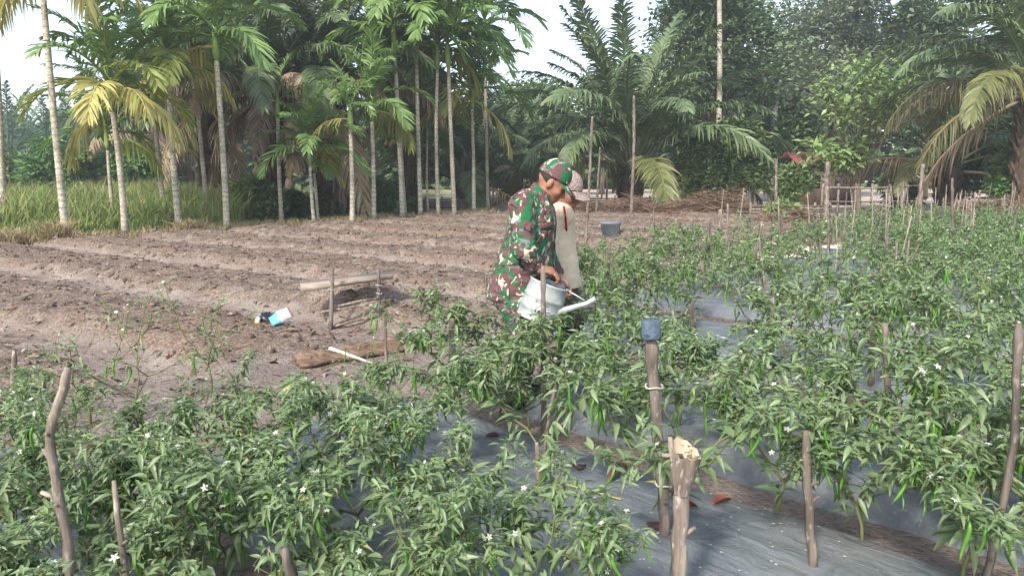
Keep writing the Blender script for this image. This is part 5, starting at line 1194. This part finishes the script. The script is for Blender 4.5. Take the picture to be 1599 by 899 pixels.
# capped post
cpz = stake([(1040, 833), (1033, 740), (1022, 610), (1015, 522)], 0.024, 'tall stake with a blue grey plastic cap in the foreground', taper=0.95, fork=[((1034, 760), (1030, 735), 0.012)])
f0 = Vector(cpz.location); Yc = f0.y; cb_ = MB(); ct, cbm_ = P(1016, 499, Yc) - f0, P(1017, 529, Yc) - f0; cb_.tube([cbm_, cbm_.lerp(ct, 0.12), cbm_.lerp(ct, 0.6), ct], [0.037, 0.039, 0.037, 0.034], 10); cb_.build('plastic_cap', M_['bluecap'], cpz)
for yy in (603, 755): rb_ = MB(); c_ = P(1021.5 + (yy - 603) * 0.105, yy, Yc) - f0; rb_.tube([c_ + Vector((0.033 * math.cos(t), 0.033 * math.sin(t), 0.004 * math.sin(3 * t))) for t in np.linspace(0, 6.28, 15)], 0.004, 5); rb_.build('string', M_['string'], cpz)
ST = [
    ([(704, 640), (706, 497)], .020, 'square grey stake at the left end of the foreground bed', None),
    ([(850, 655), (848, 415)], .017, 'upright stake right in front of the watering can', 4.2),
    ([(842, 770), (838, 690)], .014, 'short brown stake on the bare plastic under a plant', None),
    ([(850, 680), (858, 640), (882, 553)], .011, 'thin stick leaning right in front of the middle plants', 3.6),
    ([(1268, 880), (1262, 760), (1259, 672)], .019, 'grey stake tied with white string at lower right', None),
    ([(1530, 960), (1552, 850), (1584, 700), (1590, 505)], .0145, 'bent brown branch at the right picture edge', 2.35),
    ([(1392, 690), (1386, 590), (1381, 504)], .019, 'straight grey stake rising from the second plastic bed', None),
    ([(1472, 720), (1468, 640)], .022, 'short grey stake half hidden by leaves at right', 3.7),
    ([(603, 575), (600, 490)], .016, 'thin stake standing at the end of the log', None),
    ([(953, 505), (955, 440)], .022, 'stout stake right of the watering can spout', None),
    ([(948, 512), (951, 400), (953, 372)], .016, 'dark thin stake beside the stout one right of the men', None),
    ([(1076, 600), (1080, 520), (1081, 470)], .016, 'grey stake at the near edge of the visible plastic strip', 5.1),
    ([(1207, 560), (1206, 462)], .020, 'brown stake below a leaning stick in the middle right', 5.0),
    ([(1206, 470), (1185, 370)], .013, 'stick leaning left above the brown stake in the middle right', 6.4),
    ([(1199, 480), (1180, 405), (1190, 345)], .011, 'thin dark stick behind the leaning stick', 8.0),
    ([(1292, 470), (1294, 330)], .015, 'tall thin stake in the middle of the far rows', None),
    ([(1281, 470), (1281, 380)], .015, 'reddish stake just left of the tall thin one', 7.4),
    ([(1396, 500), (1400, 378)], .015, 'reddish brown stake above the bare plastic at right', None),
    ([(1399, 490), (1408, 418)], .014, 'pale stake touching the reddish brown one', None),
    ([(1362, 560), (1365, 484)], .024, 'short thick pale stake behind the straight grey one', 5.0),
    ([(1585, 640), (1590, 540)], .020, 'brown stake at the right edge above the bent branch', 4.6),
    ([(1548, 520), (1530, 425)], .012, 'pale leaning stick in the far right rows', 8.0),
    ([(1486, 420), (1487, 278)], .022, 'tallest pale stake in the far right rows', 11.5),
    ([(1384, 440), (1386, 350)], .016, 'forked dark stake in the far right rows', 9.5),
    ([(1218, 440), (1221, 335)], .014, 'slightly bent thin stake left of the dense far rows', 9.0),
    ([(1140, 430), (1136, 318)], .016, 'straight thin stake before the sand patch', 9.5),
    ([(1098, 420), (1110, 340)], .016, 'dark stake leaning right before the sand patch', 8.6),
    ([(1106, 425), (1107, 350)], .015, 'dark upright stake before the sand patch', 8.4),
    ([(1020, 420), (1017, 335)], .018, 'dark stake behind the bucket on its right', 9.0),
    ([(1023, 410), (1021, 325)], .012, 'thin pale stake touching the dark one right of the bucket', 9.2),
    ([(1074, 410), (1082, 340)], .014, 'pale stick leaning right in front of the straw heap', 9.0),
    ([(1123, 392), (1124, 327)], .05, 'thick pale cut post behind the sand patch', 17.0),
    ([(985, 350), (990, 240), (990, 150)], .055, 'very tall thin pole in front of the big middle oil palm', 24.0),
    ([(914, 392), (920, 290), (925, 182)], .03, 'tall thin pole right of the farmer', 15.0),
    ([(931, 345), (937, 230)], .04, 'thin leaning pole behind the tall one right of the farmer', 24.5),
    ([(1211, 345), (1212, 250)], .05, 'tall grey fence post behind the weed bush', 23.0),
    ([(1290, 345), (1292, 252)], .075, 'thick pale fence post in front of the red roofed hut', 20.0),
    ([(1428, 370), (1434, 330), (1441, 256)], .05, 'leaning pale pole left of the drooping fronds', 17.0),
    ([(760, 470), (758, 425)], .012, 'small reddish peg behind the man in camouflage', 8.6),
    ([(670, 490), (671, 450)], .012, 'short peg in the soil left of the man in camouflage', None),
]
for pts, r, lab, Yq in ST: stake(pts, r, lab, Yq)
rs = random.Random(11)
for i in range(62):                                       # the thicket of thin stakes in the far right rows
    k = rs.choice([4, 5, 6, 6, 7, 7, 8, 8, 9, 9]); a, b = BED[k]; n = rs.choice([a + 0.2, b - 0.2, (a + b) / 2]); u = rs.uniform(BEDU0[k] + 0.1, -0.144 * n + 0.1); x, y = un(u, n); z = surf_z(x, y)
    h = rs.uniform(0.7, 1.2); r = rs.uniform(0.007, 0.013); mb = MB(); dx, dy = rs.uniform(-.13, .13), rs.uniform(-.1, .1)
    mb.tube([(0, 0, -0.1), (0, 0, 0), (dx * .5 + rs.uniform(-.02, .02), dy * .5, h * .5), (dx, dy, h)], [r, r, r * .9, r * .7], 6)
    if rs.random() < 0.3: mb.tube([(dx * .6, dy * .6, h * .6), (dx * .6 + rs.uniform(-.12, .12), dy, h * .95)], [r * .7, r * .4], 5)
    o = mb.build('stake', M_['bark_y' if rs.random() < 0.5 else 'wood'], None, True); o.location = (x, y, z); tag(o, 'thin stake among the dense far chilli rows', 'stake', 'thin stakes of the far rows')
for i in range(46):
    px = rs.uniform(1385, 1620); Y = rs.uniform(15.5, 20); x = P(px, 300, Y).x; h = rs.uniform(0.6, 1.25); r = rs.uniform(0.009, 0.017); dx = rs.uniform(-.22, .22); mb = MB()
    mb.tube([(0, 0, -0.1), (dx * .5, 0, h * .5), (dx, rs.uniform(-.1, .1), h)], [r, r * .9, r * .6], 6); o = mb.build('stake', M_['bark_y' if rs.random() < 0.5 else 'wood'], None, True); o.location = (x, Y, surf_z(x, Y)); tag(o, 'bare thin stake in the crowd behind the last chilli row at right', 'stake', 'bare stakes behind the last row')

# ------------------------------------------------------------------ BENCH, LOG, RUBBISH, BUCKET
bench = empty('plank_bench', G(517, 516)); B0 = Vector(bench.location); Yb = B0.y
def rel(px, py, dy=0.0): return P(px, py, Yb + dy) - B0
pb = MB(); c0, c1 = rel(469, 453, -0.02), rel(603, 434, 0.22); ax_ = (c1 - c0).normalized(); Rb = np.array([ax_, ax_.cross(Vector((0, 0, 1))).normalized() * -1, ax_.cross(ax_.cross(Vector((0, 0, 1)))).normalized() * -1]).T @ np.array(Matrix.Rotation(0.04, 3, 'X'))
pb.box((c0 + c1) / 2 + Vector((0, 0.13, 0.012)), ((c1 - c0).length * 1.08, 0.25, 0.046), Rb); pb.build('plank', M_['plank'], bench)
for (top, foot, dy, r) in (((519, 418), (516, 522), -0.03, .021), ((591, 420), (591, 508), 0.11, .020)):
    pb = MB(); pts = [rel(*foot, dy) + Vector((0, 0, -0.1)), rel(*foot, dy), rel((top[0] + foot[0]) / 2 + 0.6, (top[1] + foot[1]) / 2, dy), rel(*top, dy)]; pb.tube(pts, [r, r * 1.05, r * .97, r * .88], 9); pb.build('leg', M_['wood'], bench, True)
pb = MB(); pb.tube([rel(597, 518, 0.12) + Vector((0, 0, -0.05)), rel(594, 470, 0.13), rel(592, 425, 0.14)], .008, 6); pb.build('leg_stick', M_['bark_y'], bench, True)
for (a, b) in (((503, 487), (594, 474)), ((528, 478), (592, 466)), ((520, 510), (588, 494))):
    pb = MB(); pb.tube([rel(*a, 0.0), rel((a[0] + b[0]) / 2, (a[1] + b[1]) / 2 - 1.5, 0.04), rel(*b, 0.10)], [.013, .014, .012], 6); pb.build('rail', M_['bark_y'], bench, True)
for (px, py, dy) in ((518, 452, -0.03), (591, 445, 0.11), (592, 458, 0.11)):
    pb = MB(); c_ = rel(px, py, dy); pb.tube([c_ + Vector((0.027 * math.cos(t), 0.027 * math.sin(t), 0.006 * math.sin(2 * t))) for t in np.linspace(0, 6.28, 15)], 0.005, 5); pb.build('binding', M_['string'], bench)
tag(bench, 'rough plank bench tied to stakes over the earth mound', 'bench')
lg = MB(); l0, l1 = G(462, 566, 0.06), G(655, 532, 0.06); L0 = (l0 + l1) / 2
prng = np.random.default_rng(4); LOGN = np.array([0.1, -0.25, 0.2, 0.28, -0.2, 0.05, 0.22, -0.3, 0.12, 0.0, -0.18, 0.2]); kk = 22; pts = [l0.lerp(l1, i / (kk - 1)) - L0 for i in range(kk)]
th_ = np.arange(12) * 2 * math.pi / 12; axl = np.array((l1 - l0).normalized()); sd = np.cross(axl, [0, 0, 1]); V = []
for i, c_ in enumerate(pts):
    rr_ = 0.068 * (1 + 0.14 * np.sin(i * 0.9) + 0.22 * np.cos(3 * th_ + i * 0.12) + LOGN + prng.normal(0, 0.05, 12)) * (0.9 if i in (0, kk - 1) else 1)
    V.append(np.array(c_) + rr_[:, None] * (np.cos(th_)[:, None] * sd * 1.25 + np.sin(th_)[:, None] * np.array([0, 0, 0.8])))
V = np.concatenate(V); lg.add(np.concatenate([V, [pts[0]], [pts[-1]]]), [[i * 12 + j, i * 12 + (j + 1) % 12, (i + 1) * 12 + (j + 1) % 12, (i + 1) * 12 + j] for i in range(kk - 1) for j in range(12)], [[kk * 12, (j + 1) % 12, j] for j in range(12)] + [[kk * 12 + 1, (kk - 1) * 12 + j, (kk - 1) * 12 + (j + 1) % 12] for j in range(12)])
o = lg.build('log', M_['log']); o.location = L0; tag(o, 'weathered brown log lying on the soil in front of the plank bench', 'log')
ws = MB(); a, b = G(514, 543, 0.17), G(581, 567, 0.05); ws.tube([a - a, (b - a) * 0.5, b - a], [0.014, 0.013, 0.011], 7); o = ws.build('stick', M_['white_stick'], None, True); o.location = a; tag(o, 'white peeled stick leaning on the log', 'stick')
g0 = G(421, 526, 0.03); bg = MB(); nu, nv = 18, 11; V = []
for j in range(nv):
    for i in range(nu):
        a, e = i / nu * 2 * math.pi, -math.pi / 2 + j / (nv - 1) * math.pi; q = 1 + 0.35 * math.sin(3 * a + 2 * e) * math.cos(e) + prng.normal(0, 0.13); V.append([0.10 * q * math.cos(a) * math.cos(e), 0.075 * q * math.sin(a) * math.cos(e), 0.035 + 0.05 * q * math.sin(e)])
bg.add(V, [[j * nu + i, j * nu + (i + 1) % nu, (j + 1) * nu + (i + 1) % nu, (j + 1) * nu + i] for j in range(nv - 1) for i in range(nu)]); o = bg.build('plastic_bag', M_['blackbag']); o.location = (g0.x, g0.y, surf_z(g0.x, g0.y)); tag(o, 'crumpled black plastic bag on the soil beside the printed sachet', 'bag')
g0 = G(440, 530, 0.05); sb2 = MB(); gx = np.linspace(-0.1, 0.1, 9); gy = np.linspace(-0.055, 0.055, 5); V = []
for zz in (0, 1):
    for y in gy:
        for x in gx: V.append([x, y * (1 + 0.8 * (x + 0.1)), (0.022 if zz else -0.006) * (1 - (x / 0.105) ** 2) * (1 - (y / 0.065) ** 2) + 0.012 * math.sin(x * 40 + y * 30)])
Q = []
for zz in (0, 45):
    for j in range(4):
        for i in range(8): f_ = [zz + j * 9 + i, zz + j * 9 + i + 1, zz + (j + 1) * 9 + i + 1, zz + (j + 1) * 9 + i]; Q.append(f_ if zz else f_[::-1])
rim = [i for i in range(9)] + [j * 9 + 8 for j in range(1, 5)] + [36 + i for i in range(7, -1, -1)] + [j * 9 for j in range(3, 0, -1)]
for i in range(len(rim)): a, b = rim[i], rim[(i + 1) % len(rim)]; Q.append([a, b, b + 45, a + 45])
sb2.add(V, Q); o = sb2.build('sachet', M_['sachet'], None, True); o.location = (g0.x, g0.y, surf_z(g0.x, g0.y) + 0.062); o.rotation_euler = (0.85, -0.45, 0.35); tag(o, 'white and cyan printed sachet lying on the soil by the bench', 'sachet')
g0 = G(403, 532, 0.02); bt = empty('bottle', (g0.x, g0.y, surf_z(g0.x, g0.y))); b_ = MB(); lathe(b_, (0, 0, 0), (0.25, 0.1, 1), [(0.001, 0), (0.02, 0), (0.021, 0.02), (0.021, 0.05), (0.012, 0.06), (0.001, 0.062)], 12); b_.build('body', M_['whiteplastic'], bt, True)
b_ = MB(); lathe(b_, (0.0, 0, -0.002), (0.25, 0.1, 1), [(0.001, 0), (0.0235, 0), (0.0235, 0.022), (0.001, 0.024)], 12); b_.build('cap', M_['yellowplastic'], bt, True); tag(bt, 'small white bottle with yellow band beside the black bag', 'bottle')
bk = empty('bucket', G(953, 376)); b_ = MB(); lathe(b_, (0, 0, 0), (0, 0, 1), [(0.001, 0), (0.13, 0), (0.165, 0.28), (0.178, 0.285), (0.178, 0.315), (0.165, 0.318), (0.13, 0.03), (0.001, 0.03)], 20); b_.build('tub', M_['bucket'], bk, True)
b_ = MB(); b_.tube([(0.17 * math.cos(t), -0.02 - 0.10 * math.sin(t), 0.30 - 0.07 * math.sin(t)) for t in np.linspace(0, math.pi, 11)], 0.006, 5); b_.build('handle', M_['darkmetal'], bk); bk.scale = (1.35, 1.35, 1.35)
tag(bk, 'grey bucket standing on the soil behind the chilli row right of the farmer', 'bucket')
# brown leaves, petals and a yellow strip on the bare plastic
LFB = [leaf_tpl(1, w, f, d, 4) for (w, f, d) in ((0.42, 0.5, 0.25), (0.36, 0.6, -0.3))]; DRY = []
M_['dryleaf'] = leaf_mat('dry_brown_leaf', [(120, 66, 52), (142, 84, 66), (104, 60, 50)], 0.6, 0.08, 0.4)
for (v, q, t) in LFB: b = MB(); b.add(v, q, t); DRY.append(b.mesh('dry_leaf', M_['dryleaf'], True))
for i, (px, py, s_, az, lab) in enumerate([(972, 741, .13, 2.4, 'brown curled dead leaf on the plastic left of the capped post'), (985, 738, .09, 1.2, 'smaller brown dead leaf touching the curled one'), (1142, 782, .13, 1.9, 'red brown dead leaf on the plastic right of the split post'), (1090, 796, .12, 1.5, 'dark brown dead leaf behind the split post'), (735, 683, .10, 1.2, 'dry brown leaf beside the planting hole at the upper left'), (1240, 690, .09, 0.4, 'dry leaf lying in the furrow at right'), (1075, 801, .07, -0.8, 'tiny dark dead leaf behind the split post')]):
    g_ = G(px, py, MULCH_TOP + 0.01); o = link('dry_leaf', DRY[i % 2]); o.location = (g_.x, g_.y, surf_z(g_.x, g_.y) + 0.018); o.rotation_euler = (0.05, 0.15, az); o.scale = (s_, s_, s_); tag(o, lab, 'dead leaf', 'dead leaves on the plastic')
a, b = G(884, 757, MULCH_TOP + .01), G(969, 781, MULCH_TOP + .01); ys_ = MB(); k = 10; V = []
for i in range(k):
    c_ = a.lerp(b, i / (k - 1)); z = surf_z(c_.x, c_.y) + 0.008; V += [[c_.x - a.x, c_.y - a.y - 0.011, z - a.z], [c_.x - a.x, c_.y - a.y + 0.011, z - a.z + 0.001], [c_.x - a.x, c_.y - a.y - 0.011, z - a.z + 0.0025], [c_.x - a.x, c_.y - a.y + 0.011, z - a.z + 0.0035]]
ys_.add(V, sum([[[4 * i, 4 * i + 4, 4 * i + 5, 4 * i + 1], [4 * i + 2, 4 * i + 3, 4 * i + 7, 4 * i + 6], [4 * i, 4 * i + 2, 4 * i + 6, 4 * i + 4], [4 * i + 1, 4 * i + 5, 4 * i + 7, 4 * i + 3]] for i in range(k - 1)], []))
M_['straw_y'] = plain_mat('yellow_strip', (138, 132, 82), (158, 150, 98), 10, 0.6, 0.1); o = ys_.build('palm_leaf_strip', M_['straw_y']); o.location = a; tag(o, 'narrow yellow strip of palm leaf lying on the bare plastic', 'leaf strip')
r_ = np.random.default_rng(55); k = 110; px = r_.uniform(880, 1320, k); py = r_.uniform(720, 895, k); Ms = []
for i in range(k):
    g_ = G(px[i], py[i], MULCH_TOP + 0.01); u, n = to_un(g_.x, g_.y)
    if 1.5 < n < 3.0: Ms.append(Matrix.Translation((g_.x, g_.y, surf_z(g_.x, g_.y) + 0.006)) @ Matrix.Rotation(r_.uniform(0, 6), 4, 'Z') @ Matrix.Scale(r_.uniform(0.004, 0.0085), 4))
mb = MB(); mesh_inst(mb, FLOWER_ME, Ms); tag(mb.build('fallen_petals', M_['petal']), 'tiny fallen white petals on the bare plastic', 'petals', kind='stuff')

# ------------------------------------------------------------------ HAZE
hz = MB(); hz.box((0, 62, 6.6), (190, 150, 17.4)); hzo = hz.build('haze', None)
hzo.data.materials.clear(); hm = bpy.data.materials.new('hazy_air'); hm.use_nodes = True; hn = hm.node_tree.nodes; hn.remove(hn['Principled BSDF'])
pv = hn.new('ShaderNodeVolumePrincipled'); pv.inputs['Color'].default_value = (0.93, 0.96, 1.0, 1); pv.inputs['Density'].default_value = 0.0018; pv.inputs['Anisotropy'].default_value = 0.3
hm.node_tree.links.new(pv.outputs[0], hn['Material Output'].inputs['Volume']); hzo.data.materials.append(hm); tag(hzo, 'thin pale morning haze over the whole field', 'haze', kind='stuff')
